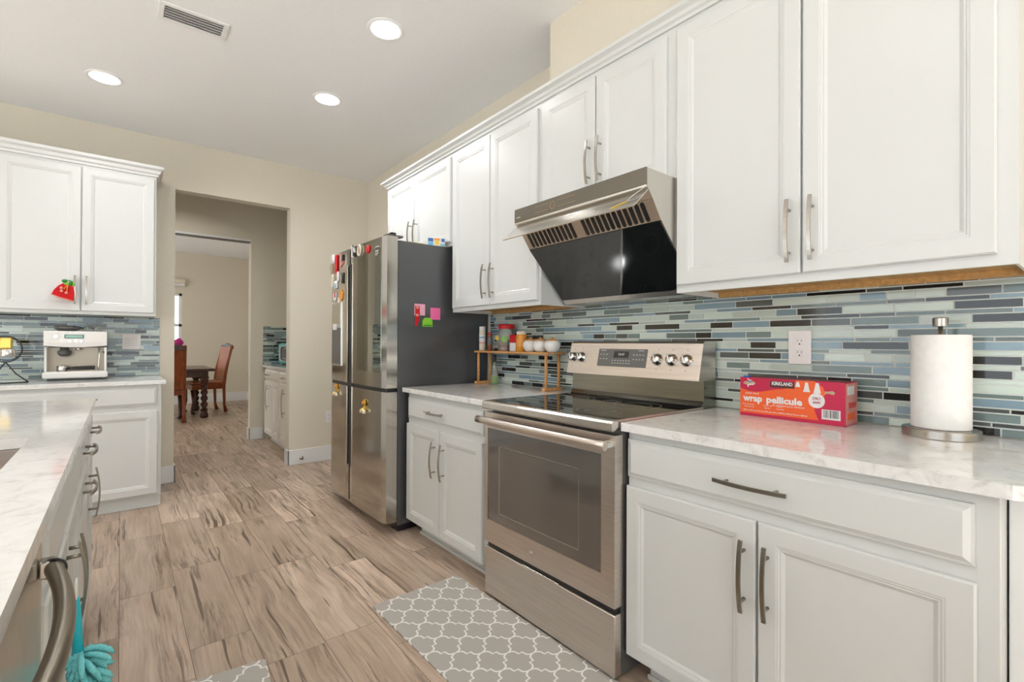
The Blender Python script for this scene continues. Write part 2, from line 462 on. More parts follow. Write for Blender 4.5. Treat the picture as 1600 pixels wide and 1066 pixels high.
# white track under the second header with a dark slot
m_ = MB(); m_.box(.1, 1.237, Y2-.004, Y2b, 2.42, 2.445, 'white_trim'); m_.box(.1, 1.235, Y2+.004, Y2b-.01, 2.412, 2.42, 'dark_grey')
struct(m_.obj('trim_1'))
# dining window
m_ = MB()
for x in (wx0, .28, wx1-.045): m_.box(x, x+.045, Y3+.02, Y3+.07, wz0, wz1, 'white_trim')
for z in (wz0, 1.49, wz1-.045): m_.box(wx0, wx1, Y3+.02, Y3+.07, z, z+.045, 'white_trim')
m_.box(wx0-.02, wx1+.02, Y3-.03, Y3+.02, wz0-.03, wz0, 'white_trim')
m_.box(wx0, wx1, Y3+.045, Y3+.05, wz0, wz1, 'glass')
struct(m_.obj('window_1'))
tag(MB().box(-.4, .955, Y3-.07, Y3-.001, 2.25, 2.31, 'white_plastic', .006).box(-.4, .965, Y3-.08, Y3-.001, 2.31, 2.39, 'cream', .01).obj('window_valance'), 'cream boxed valance above the dining room window', 'valance')

# ------------------------------------------------------------------ mosaic
PAL = [((.76, .81, .77), .30), ((.50, .60, .65), .18), ((.43, .50, .49), .21), ((.33, .355, .345), .13), ((.12, .12, .11), .18)]
def mosaic(name, u0, u1, z0, z1, place, seed):
    """tiles on a wall; place(u, z, d) -> world point, d = distance out of the wall"""
    rn = random.Random(seed); bm = bmesh.new(); lay = bm.loops.layers.color.new('col')
    def quadbox(a, b_, c, d_, col, mi, dep):
        P = [place(a, c, 0), place(b_, c, 0), place(b_, d_, 0), place(a, d_, 0)]
        e = .0012
        Q = [place(a+e, c+e, dep), place(b_-e, c+e, dep), place(b_-e, d_-e, dep), place(a+e, d_-e, dep)]
        vp = [bm.verts.new(p) for p in P]; vq = [bm.verts.new(p) for p in Q]
        fs = [bm.faces.new(vq)]+[bm.faces.new((vp[i], vp[(i+1) % 4], vq[(i+1) % 4], vq[i])) for i in range(4)]
        for f in fs:
            f.material_index = mi
            for l in f.loops: l[lay] = (*col, 1)
    quadbox(u0, u1, z0, z1, (.7, .7, .7), 1, .0052)
    z = z0+.001; k = 0; g = .0025
    while z < z1-.006:
        h = .0254 if k % 2 == 0 else .0128
        zt = min(z+h, z1)
        u = u0-rn.random()*.08
        last = None
        while u < u1:
            l = rn.choice((.075, .1, .125, .15, .19)) if h > .015 else rn.choice((.1, .125, .15, .19))
            a, b_ = max(u, u0), min(u+l, u1)
            while True:
                t = rn.random(); acc = 0
                for c, wgt in PAL:
                    acc += wgt
                    if t <= acc: break
                if not (c == last and c == PAL[-1][0]): break
            last = c; j = 1+rn.uniform(-.07, .07)
            if b_-a > .006: quadbox(a, b_, z, zt, tuple(x*j for x in c), 0, .0075)
            u += l+g
        z += h+g; k += 1
    bmesh.ops.recalc_face_normals(bm, faces=bm.faces)
    me = bpy.data.meshes.new(name); bm.to_mesh(me); bm.free()
    me.materials.append(MATS['mosaic']); me.materials.append(MATS['grout'])
    o = bpy.data.objects.new(name, me); COL.objects.link(o); return o
struct(mosaic('wall_right_backsplash', -.12, 2.775, .915, 1.40, lambda u, z, d: (XW-d, u, z), 3))
struct(mosaic('wall_right_backsplash_range', 1.09, 1.88, 1.4005, 1.52, lambda u, z, d: (XW-d, u, z), 5))
struct(mosaic('wall_far_backsplash', -1.3, .255, .9145, 1.388, lambda u, z, d: (u, YF-d, z), 4))
struct(mosaic('wall_pantry_backsplash', 1.377, XW-.001, .9145, 1.39, lambda u, z, d: (u, Y2-d, z), 6))

# ================================================================== CABINETS
DOOR = [(0, 0), (0, .013), (.004, .018), (.048, .018), (.051, .0165), (.054, .0165), (.057, .014), (.061, .014), (.070, .0085), (.0705, .0085)]
SLAB = [(0, 0), (0, .009), (.006, .0105), (.018, .018), (.0185, .018)]
def pull(parent, x, z, length=.205, vertical=True, mt='nickel', y=-.018, name='handle'):
    """arched bar pull with two posts; local frame faces -Y"""
    m_ = MB(); n = 14; h = length/2; rs = []
    for i in range(n+1):
        t = -1+2*i/n; b_ = y-.024-.012*(1-t*t); th = .0032; wd = .0055
        a = t*h
        if vertical: rs.append([(x-wd, b_-th, z+a), (x+wd, b_-th, z+a), (x+wd, b_+th, z+a), (x-wd, b_+th, z+a)])
        else: rs.append([(x+a, b_-th, z-wd), (x+a, b_-th, z+wd), (x+a, b_+th, z+wd), (x+a, b_+th, z-wd)])
    m_.rings(rs, mt, smooth=False)
    for sgn in (-1, 1):
        d = sgn*h*.68
        p = (x, y, z+d) if vertical else (x+d, y, z)
        q = (x, y-.030, z+d) if vertical else (x+d, y-.030, z)
        m_.cyl(p, q, .0048, mt, 12)
    return m_.obj(name, parent)
def add_door(root, x0, x1, z0, z1, px=None, pz=None, mt='white_cabinet', pl=.205, hm='nickel', name='door'):
    d = MB().panel(x0, x1, z0, z1, DOOR, mt).obj(name, root)
    if px is not None: pull(d, px, pz, pl, mt=hm)
    return d
def add_drawer(root, x0, x1, z0, z1, px=None, mt='white_cabinet', pl=.205, hm='nickel'):
    d = MB().panel(x0, x1, z0, z1, SLAB, mt).obj('drawer', root)
    if px is not None: pull(d, px, (z0+z1)/2, pl, False, hm)
    return d
def base_body(root, w, depth, z1=.884, z0=.09, toe=.062, mt='white_cabinet', toe_l=.03, toe_r=0):
    MB().box(0, w, 0.0005, depth, z0, z1, mt, .0015, 1).obj('body', root)
    MB().box(toe_l, w-toe_r, toe, depth, 0, z0, mt).box(toe_l-.006, w-toe_r, toe-.012, toe, 0, .018, mt, .003, 1).obj('toe_kick', root)
RW = R(-90)     # right wall: local +X -> -Y
XF = 1.412      # base face
c = thing('base_cabinet', 'white base cabinet between black refrigerator and oven range', 'cabinet', (XF, 2.772, 0), RW)
base_body(c, .900, XW-XF-.001, toe_l=.06)
add_drawer(c, .012, .815, .727, .853, .362)
add_door(c, .004, .395, .094, .692, .355, .527); add_door(c, .403, .815, .094, .692, .455, .527)
c = thing('base_cabinet', 'wide white base cabinet right of the oven range under wrap box and paper towels', 'cabinet', (XF, 1.0795, 0), RW)
base_body(c, .938, XW-XF-.001, toe_l=.05)
add_drawer(c, .004, .900, .723, .855, .438, hm='nickel_dark')
add_door(c, .001, .449, .094, .690, .419, .532, hm='nickel_dark'); add_door(c, .456, .903, .094, .690, .484, .532, hm='nickel_dark')
# wall cabinets on the right wall, face x = 1.72
XU = 1.720; DU = XW-XU-.001
def wall_cab(label, y0, y1, z0, z1, doors, pulls, wood=True, pl=.205, depth=DU, group=None):
    c = thing('wall_cabinet', label, 'cabinet', (XU, y0, 0), RW)
    w_ = y0-y1
    m_ = MB()
    t = .006
    m_.box(0, t, .0, depth, z0, z1, 'white_cabinet'); m_.box(w_-t, w_, 0, depth, z0, z1, 'white_cabinet')
    m_.box(t, w_-t, 0, depth, z0+.032, z1, 'white_cabinet')
    m_.box(t, w_-t, 0, .014, z0, z0+.032, 'white_cabinet')
    m_.obj('body', c)
    if wood:
        MB().box(t, w_-t, .0145, depth-.002, z0+.022, z0+.031, 'raw_wood').box(t, w_-t, depth-.018, depth-.002, z0+.001, z0+.022, 'raw_wood').box(t, w_-t, .0142, .018, z0+.0005, z0+.022, 'raw_wood').obj('underside', c, label='unpainted orange-brown wood underside')
    for (a, b_, za, zb), (px, pz) in zip(doors, pulls):
        add_door(c, y0-a, y0-b_, za, zb, (y0-px) if px else None, pz, pl=pl)
    return c
wall_cab('short white wall cabinet over the refrigerator', 3.765, 2.752, 1.842, 2.46,
         [(3.735, 3.275, 1.868, 2.435), (3.267, 2.765, 1.868, 2.435)], [(3.315, 2.0), (3.227, 2.0)], False)
wall_cab('tall narrow-doored white wall cabinet left of the range hood', 2.7515, 1.8845, 1.395, 2.46,
         [(2.735, 2.323, 1.42, 2.435), (2.316, 1.900, 1.42, 2.435)], [(2.358, 1.56), (2.281, 1.56)])
wall_cab('white wall cabinet directly above the slanted range hood', 1.884, 1.0845, 1.855, 2.46,
         [(1.858, 1.501, 1.87, 2.435), (1.495, 1.125, 1.87, 2.435)], [(1.530, 2.035), (1.464, 2.035)], False)
wall_cab('large white wall cabinet at right above the paper towel roll', 1.084, .141, 1.393, 2.46,
         [(1.077, .629, 1.422, 2.435), (.623, .178, 1.422, 2.435)], [(.660, 1.56), (.592, 1.56)])
# crown moulding
def crown(prof, path, name, label):
    """prof [(out, z)], path of (point, outward dir) with mitred corners"""
    rs = [[(p[0]+d[0]*o, p[1]+d[1]*o, z) for o, z in prof] for p, d in path]
    m_ = MB(); m_.rings(rs, 'white_cabinet', smooth=False)
    return tag(m_.obj(name), label, 'crown molding')
CP = [(-.003, 2.4605), (.010, 2.4605), (.012, 2.472), (.022, 2.478), (.028, 2.490), (.040, 2.497), (.046, 2.500), (.048, 2.514), (-.003, 2.514)]
crown([(o, z) for o, z in CP], [((XW-.001, 3.765), (0, 1)), ((XU, 3.765), (-1, 1)), ((XU, .141), (-1, -1)), ((XW-.001, .141), (0, -1))], 'crown_molding', 'long white crown molding along the top of the right-hand wall cabinets')
# counters
def slab(name, x0, x1, y0, y1, label, z0=.8845, z1=.914, holes=None, corner=None):
    m_ = MB()
    if corner:
        r = corner; pts = [(x1, y0), (x1, y1), (x0, y1)]
        pts += [(x0+r-r*math.cos(a), y0+r-r*math.sin(a)) for a in [PI/2*k/6 for k in range(7)]]
        m_.prism(pts, z0, z1, 'quartz', 'z')
    else: m_.box(x0, x1, y0, y1, z0, z1, 'quartz', .003, 2)
    o = m_.obj(name)
    return tag(o, label, 'countertop')
XC = 1.370
slab('countertop', XC, XW-.009, 1.868, 2.782, 'white quartz countertop under the bamboo shelf beside the refrigerator')
slab('countertop', XC, XW-.009, .095, 1.082, 'white quartz countertop with rounded corner under the red wrap box', corner=.035)
# tall filler panel beside the right base cabinet
tag(MB().box(1.50, XW-.02, .105, .138, .005, .882, 'white_trim', .002, 1).obj('end_panel'), 'white end panel closing the right side of the wide base cabinet', 'panel')

# ---- far-left run on the far wall
yb = 4.345
c = thing('base_cabinet', 'white base cabinet under the espresso machine on the far wall', 'cabinet', (-1.25, yb, 0), 0)
base_body(c, 1.485, YF-yb-.001, toe=.03, toe_l=0, z0=.085)
for a in (-.22, -.655-.435):
    add_drawer(c, a-.435+1.25, a+.43+1.25, .735, .862, a+1.25)
add_door(c, 1.033, 1.463, .10, .700); add_door(c, .597, 1.025, .10, .700); add_door(c, .165, .589, .10, .70)
slab('countertop', -1.3, .262, 4.315, YF-.009, 'quartz countertop on the far wall holding the espresso machine')
c = thing('wall_cabinet', 'white wall cabinet on the far wall above the espresso machine', 'cabinet', (-1.09, 4.67, 0), 0)
m_ = MB(); m_.box(0, 1.303, 0, .329, 1.388, 2.47, 'white_cabinet', .0015, 1); m_.obj('body', c)
d2 = add_door(c, .445, .864, 1.412, 2.45, .836, 1.56); add_door(c, .870, 1.29, 1.412, 2.45, .898, 1.56); add_door(c, .02, .437, 1.412, 2.45)
CP2 = [(-.003, 2.4705), (.008, 2.4705), (.010, 2.486), (.020, 2.494), (.026, 2.515), (.038, 2.524), (.043, 2.528), (.045, 2.548), (-.003, 2.548)]
crown(CP2, [((-1.09, YF-.001), (-1, 0)), ((-1.09, 4.67), (-1, -1)), ((.213, 4.67), (1, -1)), ((.213, YF-.001), (1, 0))], 'crown_molding', 'short white crown molding on the far-wall cabinet at left')

# ---- pantry cabinet (in the passage)
c = thing('base_cabinet', 'cream pantry base cabinet seen through the wall opening', 'cabinet', (1.378, 6.44, 0), RW)
base_body(c, 1.30, XW-1.379, mt='cream_cabinet', toe_l=0)
add_drawer(c, .0, .62, .755, .865, .2, 'cream_cabinet'); add_drawer(c, .71, 1.29, .755, .865, .95, 'cream_cabinet')
add_door(c, 0, .385, .10, .735, .215, .54, 'cream_cabinet', .30); add_door(c, .39, .64, .10, .735, None, None, 'cream_cabinet')
add_door(c, .70, 1.0, .10, .735, .93, .54, 'cream_cabinet', .30); add_door(c, 1.005, 1.29, .10, .735, None, None, 'cream_cabinet')
slab('countertop', 1.362, XW-.001, 5.125, 6.601, 'beige-edged countertop in the pantry passage under the teal appliance')
t = thing('toaster_oven', 'retro teal countertop oven with rounded window in the pantry passage', 'oven', (1.60, 6.27, .9145), R(-58))
MB().box(-.19, .19, 0, .20, .012, .27, 'teal_enamel', .035, 4).obj('body', t)
MB().box(-.13, .13, -.006, .004, .045, .235, 'white_plastic', .03, 3).obj('door', t)
MB().box(-.115, .115, -.009, .004, .06, .22, 'dark_grey', .03, 3).obj('window', t)
MB().box(-.15, .15, .03, .18, 0, .012, 'black_plastic').obj('foot', t)

# ================================================================== ISLAND
IX = -.092   # countertop edge
fx = -.118   # body face
c = thing('island_cabinet', 'white island base with drawers and doors at the left edge', 'cabinet', (fx, -.6, 0), R(90))
def iy(y): return y+.6      # local x = y+.6
MB().box(iy(-.55), iy(.585), .0005, .75, .09, .884, 'white_cabinet').box(iy(1.212), iy(3.085), .0005, .75, .09, .70, 'white_cabinet').box(iy(2.1), iy(3.085), .0005, .75, .70, .884, 'white_cabinet').box(iy(1.212), iy(2.1), .0005, .018, .70, .884, 'white_cabinet').obj('body', c)
MB().box(iy(-.55), iy(.585), .065, .74, 0, .09, 'white_cabinet').box(iy(1.212), iy(3.06), .065, .74, 0, .09, 'white_cabinet').obj('toe_kick', c)
add_drawer(c, iy(2.665), iy(3.07), .73, .858, iy(2.87), hm='nickel_dark')
add_door(c, iy(2.665), iy(3.07), .10, .71, iy(2.70), .555, hm='nickel_dark')
add_drawer(c, iy(2.13), iy(2.645), .73, .858, iy(2.36), hm='nickel_dark')
add_drawer(c, iy(2.13), iy(2.645), .60, .71, iy(2.36), hm='nickel_dark')
add_drawer(c, iy(2.13), iy(2.645), .10, .585, None)
add_drawer(c, iy(1.22), iy(2.105), .73, .858, None)
add_door(c, iy(1.22), iy(1.655), .10, .71, iy(1.625), .585, hm='nickel_dark')
add_door(c, iy(1.665), iy(2.105), .10, .71, iy(1.695), .585, hm='nickel_dark')
add_drawer(c, iy(-.5), iy(.58), .73, .858, None); add_door(c, iy(-.5), iy(.58), .10, .71)
# island countertop with the sink cut-out
sx0, sx1, sy0, sy1 = -.62, -.199, 1.28, 1.965
m_ = MB(); x0, x1, y0, y1 = -1.15, IX, -.62, 3.136
for a in ((x0, sx0, y0, y1), (sx1, x1, y0, y1), (sx0, sx1, y0, sy0), (sx0, sx1, sy1, y1)):
    m_.box(a[0], a[1], a[2], a[3], .8845, .914, 'quartz')
tag(m_.obj('countertop'), 'white quartz island countertop with sink cutout in the left foreground', 'countertop')
s_ = MB(); zb = .70; t_ = .0015
s_.prism([(sx0+.002, sy0+.002), (sx1-.002, sy0+.002), (sx1-.002, sy1-.002), (sx0+.002, sy1-.002)], zb+.002, zb+.004, 'brushed_steel', 'z')
for a in ((sx0+.001, sx0+.003, sy0+.001, sy1-.001), (sx1-.003, sx1-.001, sy0+.001, sy1-.001), (sx0+.001, sx1-.001, sy0+.001, sy0+.003), (sx0+.001, sx1-.001, sy1-.003, sy1-.001)):
    s_.box(*a, zb+.002, .883, 'brushed_steel')
sk = tag(s_.obj('sink'), 'stainless undermount sink set in the island countertop', 'sink')
MB().lathe([(.04, 0), (.045, .003), (.03, .004), (.02, .001)], 'chrome', (-.4, 1.62, zb+.0042)).obj('drain', sk)
# dishwasher
t = thing('dishwasher', 'stainless dishwasher under the island counter in the left foreground', 'dishwasher', (fx, .592, 0), R(90))
MB().box(.003, .607, .02, .58, .09, .875, 'dark_grey').obj('tub', t)
MB().box(.004, .606, -.012, .019, .10, .868, 'steel', .006, 3).obj('door', t)
MB().box(.01, .59, .05, .07, 0, .09, 'black_plastic').obj('toe_kick', t)
m_ = MB(); n = 18; pts = []
for i in range(n+1):
    q = -1+2*i/n; pts.append((.290+q*.284, -.026-.034*(1-q*q), .80))
m_.tube(pts, .0125, 'nickel_dark', 14, flat=1.2, up=(0, 0, 1))
h_ = m_.obj('handle', t)
for q in (.02, .562):
    MB().box(q-.014, q+.014, -.028, -.0125, .785, .815, 'nickel', .003).obj('handle_mount', h_)
MB().tube([(.550+.004*math.cos(a), -.0315+.0165*math.cos(a+.3), .80+.0165*math.sin(a+.3)) for a in [2*PI*k/20 for k in range(20)]], .002, 'black_plastic', 6, closed=True).obj('tie', h_, label='thin black zip tie around the handle end')

# chenille duster hanging from the sink cabinet pull
DX, DY = -.074, 1.47
t = thing('duster', 'teal microfiber chenille duster hanging on the island door pull', 'duster', (DX, DY, .34))
ring = [(.000, .016*math.cos(a), .292+.022*math.sin(a)) for a in [2*PI*k/20 for k in range(20)]]
MB().tube(ring, .0028, 'white_plastic', 8, closed=True).obj('hanging_loop', t, label='white hanging loop')
MB().tube([(0, 0, .272), (.001, 0, .25), (.002, 0, .20), (.004, 0, .13)], .009, 'teal_plastic', 14, radii=[.005, .006, .008, .009], flat=1.2).obj('handle', t, label='bright teal plastic handle')
m_ = MB(); rn = random.Random(5)
m_.tube([(.004, 0, .15), (.010, 0, -.02)], .02, 'teal_chenille', 12, radii=[.010, .016])
for k in range(95):
    z = .150-.17*((k+.5)/95); a = k*2.39996; l = (.040+.02*rn.random())*(.30 if math.cos(a) < -.1 else 1); dz = -.012-.02*rn.random()
    cx, cy = math.cos(a), math.sin(a); r0_ = .006
    m_.tube([(.008+r0_*cx, r0_*cy, z), (.008+(r0_+l*.5)*cx, (r0_+l*.5)*cy, z+dz*.1), (.008+(r0_+l*.85)*cx, (r0_+l*.85)*cy, z+dz*.6), (.008+(r0_+l)*cx, (r0_+l)*cy, z+dz)], .0058, 'teal_chenille', 7, radii=[.005, .0062, .0062, .003])
m_.obj('chenille_head', t, label='light aqua chenille fingers')

# ================================================================== RANGE
RY0, RY1 = 1.862, 1.088; RWd = RY0-RY1
t = thing('range', 'freestanding stainless electric range with glass cooktop and oven', 'stove', (1.39, RY0, 0), RW)
def rx(x): return x-1.39     # local y
MB().box(.004, RWd-.004, 0, .62, .03, .895, 'dark_grey').box(.06, .12, .04, .10, 0, .03, 'black_plastic').box(RWd-.12, RWd-.06, .04, .1, 0, .03, 'black_plastic').box(.004, RWd-.004, .0, .4, .012, .03, 'dark_grey').obj('body', t, label='dark grey side panels')
# drawer
d = MB().box(0, RWd, -.043, -.002, .018, .238, 'brushed_steel', .006, 3).obj('drawer', t)
MB().box(RWd/2-.11, RWd/2+.11, -.046, -.02, .2385, .2445, 'steel', .002, 1).obj('pull_lip', d)
MB().box(.01, RWd-.01, -.03, -.001, .2385, .262, 'black_plastic').obj('gap_trim', t)
# door with window opening
dr = MB()
dx0, dx1, dz0, dz1 = 0, RWd, .263, .868; wx0_, wx1_, wz0_, wz1_ = .022, .712, .366, .795
yf, ybk = -.045, -.002
for a in ((dx0, wx0_, dz0, dz1), (wx1_, dx1, dz0, dz1), (wx0_, wx1_, dz0, wz0_), (wx0_, wx1_, wz1_, dz1)):
    dr.box(a[0], a[1], yf, ybk, a[2], a[3], 'brushed_steel')
door = dr.obj('oven_door', t)
MB().box(wx0_, wx1_, yf+.003, ybk, wz0_, wz1_, 'oven_glass').obj('window', door)
m_ = MB(); a0, a1, b0, b1 = wx0_+.085, wx1_-.11, wz0_+.045, wz1_-.075
for a in ((a0, a1, b0, b0+.003), (a0, a1, b1-.002, b1), (a0, a0+.004, b0, b1), (a1-.002, a1, b0, b1)):
    m_.box(a[0], a[1], yf+.0015, yf+.0031, a[2], a[3], 'steel')
m_.obj('inner_window_outline', door)
m_ = MB()
for k in range(5):
    xx = .10+k*.125; m_.box(xx, xx+.105, yf-.0008, yf+.002, .832, .842, 'black_plastic')
m_.obj('vent_slots', door)
m_ = MB(); n = 16; pts = []
for i in range(n+1):
    q = -1+2*i/n; pts.append((RWd/2+q*.384, -.094-.006*(1-q*q), .838))
m_.tube(pts, .0135, 'brushed_steel', 16, flat=1.25, up=(0, 0, 1)); hd = m_.obj('handle', door)
for q in (.018, RWd-.018):
    MB().box(q-.014, q+.014, -.092, -.0452, .826, .850, 'chrome', .004).obj('handle_mount', hd)
lx, lz = .335, .315
MB().lathe([(.0145, 0), (.0145, .0015), (.0125, .002), (.0, .002)], 'steel', (lx, yf-.0002, lz), axis='y').obj('emblem', door)
text('GE', .014, 'text_white', door, face_mtx((lx, yf-.0026, lz), (1, 0, 0), (0, 0, 1)), 'lettering')
# cooktop
MB().prism([(rx(1.330), .884), (rx(1.327), .89), (rx(1.327), .912), (rx(1.335), .920), (rx(1.36), .922), (rx(1.36), .896), (rx(1.345), .886)], 0, RWd, 'steel', 'x').obj('front_trim', t)
MB().box(.0, .008, rx(1.36), rx(1.93), .896, .922, 'steel').obj('side_trim', t); MB().box(RWd-.008, RWd, rx(1.36), rx(1.93), .896, .922, 'steel').obj('side_trim', t)
MB().box(.008, RWd-.008, rx(1.36), rx(1.93), .9, .9205, 'black_glass').obj('cooktop', t)
m_ = MB()
for (a, b_, r_) in ((.20, rx(1.50), .10), (.56, rx(1.50), .085), (.21, rx(1.77), .075), (.55, rx(1.77), .105), (.39, rx(1.80), .04)):
    for q in (r_, r_*.62):
        m_.lathe([(q-.0012, 0), (q-.0012, .0004), (q+.0012, .0004), (q+.0012, 0)], 'panel_grey', (a, b_, .9206), 48, caps=False)
m_.obj('burner_marking', t)
# back guard
MB().prism([(rx(1.932), .90), (rx(1.92), .925), (rx(1.936), .945), (rx(1.938), 1.034), (rx(2.03), 1.034), (rx(2.03), .90)], 0.002, RWd-.002, 'dark_steel', 'x').obj('riser', t)
pn = MB().prism([(rx(1.893), 1.034), (rx(1.930), 1.193), (rx(1.942), 1.203), (rx(2.03), 1.203), (rx(2.03), 1.034)], 0, RWd, 'brushed_steel', 'x').obj('control_panel', t)
pt = lambda u, z: (u, rx(1.893+(z-1.034)*.037/.159), z)
nv = Vector((0, -.159, .037)).normalized(); nv = Vector((0, -.974, .2266))
upv = Vector((0, .2266, .974))
MP = lambda u, z, o=.0: face_mtx(Vector(pt(u, z))+nv*o, (1, 0, 0), upv)
def plate(name, parent, u0, u1, z0, z1, mt, o):
    P = []
    for oo in (-.001, o):
        P.append([Vector(pt(u, z))+nv*oo for u, z in ((u0, z0), (u1, z0), (u1, z1), (u0, z1))])
    m_ = MB(); m_.rings(P, mt, smooth=False); return m_.obj(name, parent)
dp = plate('display_panel', pn, .205, .500, 1.078, 1.165, 'panel_grey', .0012)
plate('display', dp, .305, .395, 1.122, 1.153, 'black_glass', .0018)
text('10:47', .018, 'text_white', dp, MP(.35, 1.138, .0021), 'lettering')
for (u, z, n_, s_) in ((.235, 1.157, 4, .006), (.465, 1.157, 4, .006)):
    m_ = MB()
    m_.box(-.016, .016, -.0012, .0012, -.0002, .0003, 'text_white'); o_ = m_.xform(MP(u, z, .0016)).obj('key_marks', dp)
m_ = MB()
for u, z in [(.222+.02*i, 1.137-.022*j) for i in range(3) for j in range(2)]+[(.425+.018*i, 1.137-.022*j) for i in range(4) for j in range(2)]+[(.30+.017*i, 1.108-.013*j) for i in range(7) for j in range(2)]:
    mm_ = MP(u, z, .0016)
    vs = [m_.bm.verts.new(mm_ @ Vector(p)) for p in ((-.004, -.0015, 0), (.004, -.0015, 0), (.004, .0015, 0), (-.004, .0015, 0))]
    f = m_.bm.faces.new(vs); f.material_index = m_.mi('text_white')
m_.obj('key_marks', dp)
for y in (1.830, 1.772, 1.303, 1.229, 1.156):
    m_ = MB(); m_.lathe([(.027, 0), (.027, .004), (.023, .006), (.021, .022), (.018, .026), (.0, .026)], 'chrome', (0, 0, 0), 28)
    m_.box(-.005, .005, -.02, .02, .022, .034, 'chrome', .003)
    q = MP(RY0-y, 1.119, .0005) @ Matrix.Rotation(R(20), 4, 'Z')
    m_.xform(q).obj('knob', pn)
m_ = MB()
for y in (1.83, 1.772, 1.303, 1.229, 1.156):
    for du, dz in ((0, .045), (.03, .0), (0, -.045)):
        mm_ = MP(RY0-y+du, 1.119+dz, .0006)
        vs = [m_.bm.verts.new(mm_ @ Vector(p)) for p in ((-.003, -.0015, 0), (.003, -.0015, 0), (.003, .0015, 0), (-.003, .0015, 0))]
        f = m_.bm.faces.new(vs); f.material_index = m_.mi('dark_grey')
m_.obj('dial_marks', pn)

# ================================================================== RANGE HOOD
HY0, HY1 = 1.857, 1.0855; HWd = HY0-HY1
t = thing('range_hood', 'slanted black glass and steel range hood above the stove', 'range hood', (1.52, HY0, 0), RW)
def hx(x): return x-1.52
prof = [(hx(2.046), 1.851), (hx(1.524), 1.851), (hx(1.524), 1.782), (hx(1.56), 1.742), (hx(1.615), 1.668), (hx(1.856), 1.422), (hx(1.87), 1.402), (hx(2.046), 1.402)]
MB().prism(prof, 0, HWd, 'steel', 'x').obj('housing', t)
MB().box(-.0015, HWd+.0015, -.003, hx(1.5235), 1.787, 1.852, 'hood_front', .001, 1).obj('front_fascia', t, label='bronze-grey glass control fascia')
MB().box(0, HWd, -.004, hx(1.5238), 1.776, 1.786, 'chrome', .001, 1).obj('bright_strip', t)
def slant(a, b_, u0, u1, mt, name, s0=0, s1=1, off=.003, parent=t):
    """a panel lying on the profile segment a->b (x,z)"""
    A = Vector((0, a[0], a[1])); B = Vector((0, b_[0], b_[1])); d_ = B-A; nn = Vector((0, d_.z, -d_.y)).normalized()
    if nn.y > 0: nn = -nn
    P0, P1 = A+d_*s0, A+d_*s1
    rs = []
    for o in (-.0005, off):
        rs.append([P+nn*o+Vector((u, 0, 0)) for P, u in ((P0, u0), (P0, u1), (P1, u1), (P1, u0))])
    m_ = MB(); m_.rings(rs, mt, smooth=False)
    return m_.obj(name, parent)
slant(prof[4], prof[5], .004, HWd-.004, 'hood_glass', 'glass_panel', 0, .985, .005)
gr = slant(prof[3], prof[4], .004, HWd-.004, 'steel', 'grille', 0, .98, .002)
# slots
A = Vector((0, *prof[3])); B = Vector((0, *prof[4])); d_ = B-A; nn = Vector((0, d_.z, -d_.y)).normalized()
nn = -nn if nn.y > 0 else nn
us = [.045+.0285*i for i in range(11)]+[.405+.0285*i for i in range(12)]
for u in us:
    r_ = .0099; m_ = MB()
    top = [(u+r_*math.cos(PI*k/8), .16-r_/d_.length*math.sin(PI*k/8)) for k in range(9)]
    bot = [(u-r_*math.cos(PI*k/8), .84+r_/d_.length*math.sin(PI*k/8)) for k in range(9)]
    vs = [m_.bm.verts.new(A+d_*s+nn*.0026+Vector((uu_, 0, 0))) for uu_, s in top+bot]
    f = m_.bm.faces.new(vs); f.material_index = m_.mi('black_plastic')
    m_.obj('air_slot', gr)
# tilted visor plate
vz = MB(); va, vb = (hx(1.527), 1.770), (hx(1.442), 1.693)
A2 = Vector((0, *va)); B2 = Vector((0, *vb)); n2 = Vector((0, .67, -.74)).normalized()
vz.rings([[A2+Vector((u, 0, 0))+n2*o for u, o in ((0, 0), (HWd, 0), (HWd, .004), (0, .004))], [B2+Vector((u, 0, 0))+n2*o for u, o in ((0, 0), (HWd, 0), (HWd, .004), (0, .004))]], 'steel', smooth=False)
vz.obj('visor', t, label='thin brushed steel visor tilted out below the fascia')
# control marks on the fascia
m_ = MB(); yq = -.0036
uc = .27
m_.lathe([(.0145, 0), (.0145, .0004), (.0175, .0004), (.0175, 0)], 'text_bronze', (uc, yq, 1.818), axis='y', caps=False)
for du, w2, z in ((-.075, .045, 1.833), (-.075, .045, 1.806), (.085, .055, 1.833), (.085, .055, 1.806)):
    m_.box(uc+du-w2, uc+du+w2, yq, yq+.0005, z-.0007, z+.0007, 'text_bronze')
m_.box(uc-.032, uc-.029, yq, yq+.0005, 1.8165, 1.8195, 'text_bronze'); m_.box(uc+.035, uc+.038, yq, yq+.0005, 1.8165, 1.8195, 'text_bronze')
m_.obj('control_marks', t)
text('FOTILE', .009, 'text_white', t, face_mtx((.03, yq-.0003, 1.808), (1, 0, 0), (0, 0, 1)), 'lettering')
# yellow tag on a string
tg = thing('paper_tag', 'yellow paper tag hanging on a white string at the hood corner', 'tag', (1.49, 1.10, 1.70))
MB().tube([(.025, -.013, .078), (.0, .03, .045), (-.01, .05, .025)], .0012, 'white_plastic', 6).obj('string', tg)
m_ = MB(); m_.rings([[Vector((-.012, .045, .030)), Vector((-.006, .055, .030)), Vector((-.0055, .055, .028)), Vector((-.0115, .045, .028))],
         [Vector((-.035, .10, .010)), Vector((-.012, .125, .005)), Vector((-.0115, .125, .003)), Vector((-.0345, .10, .008))]], 'yellow', smooth=False)
m_.obj('tag', tg)

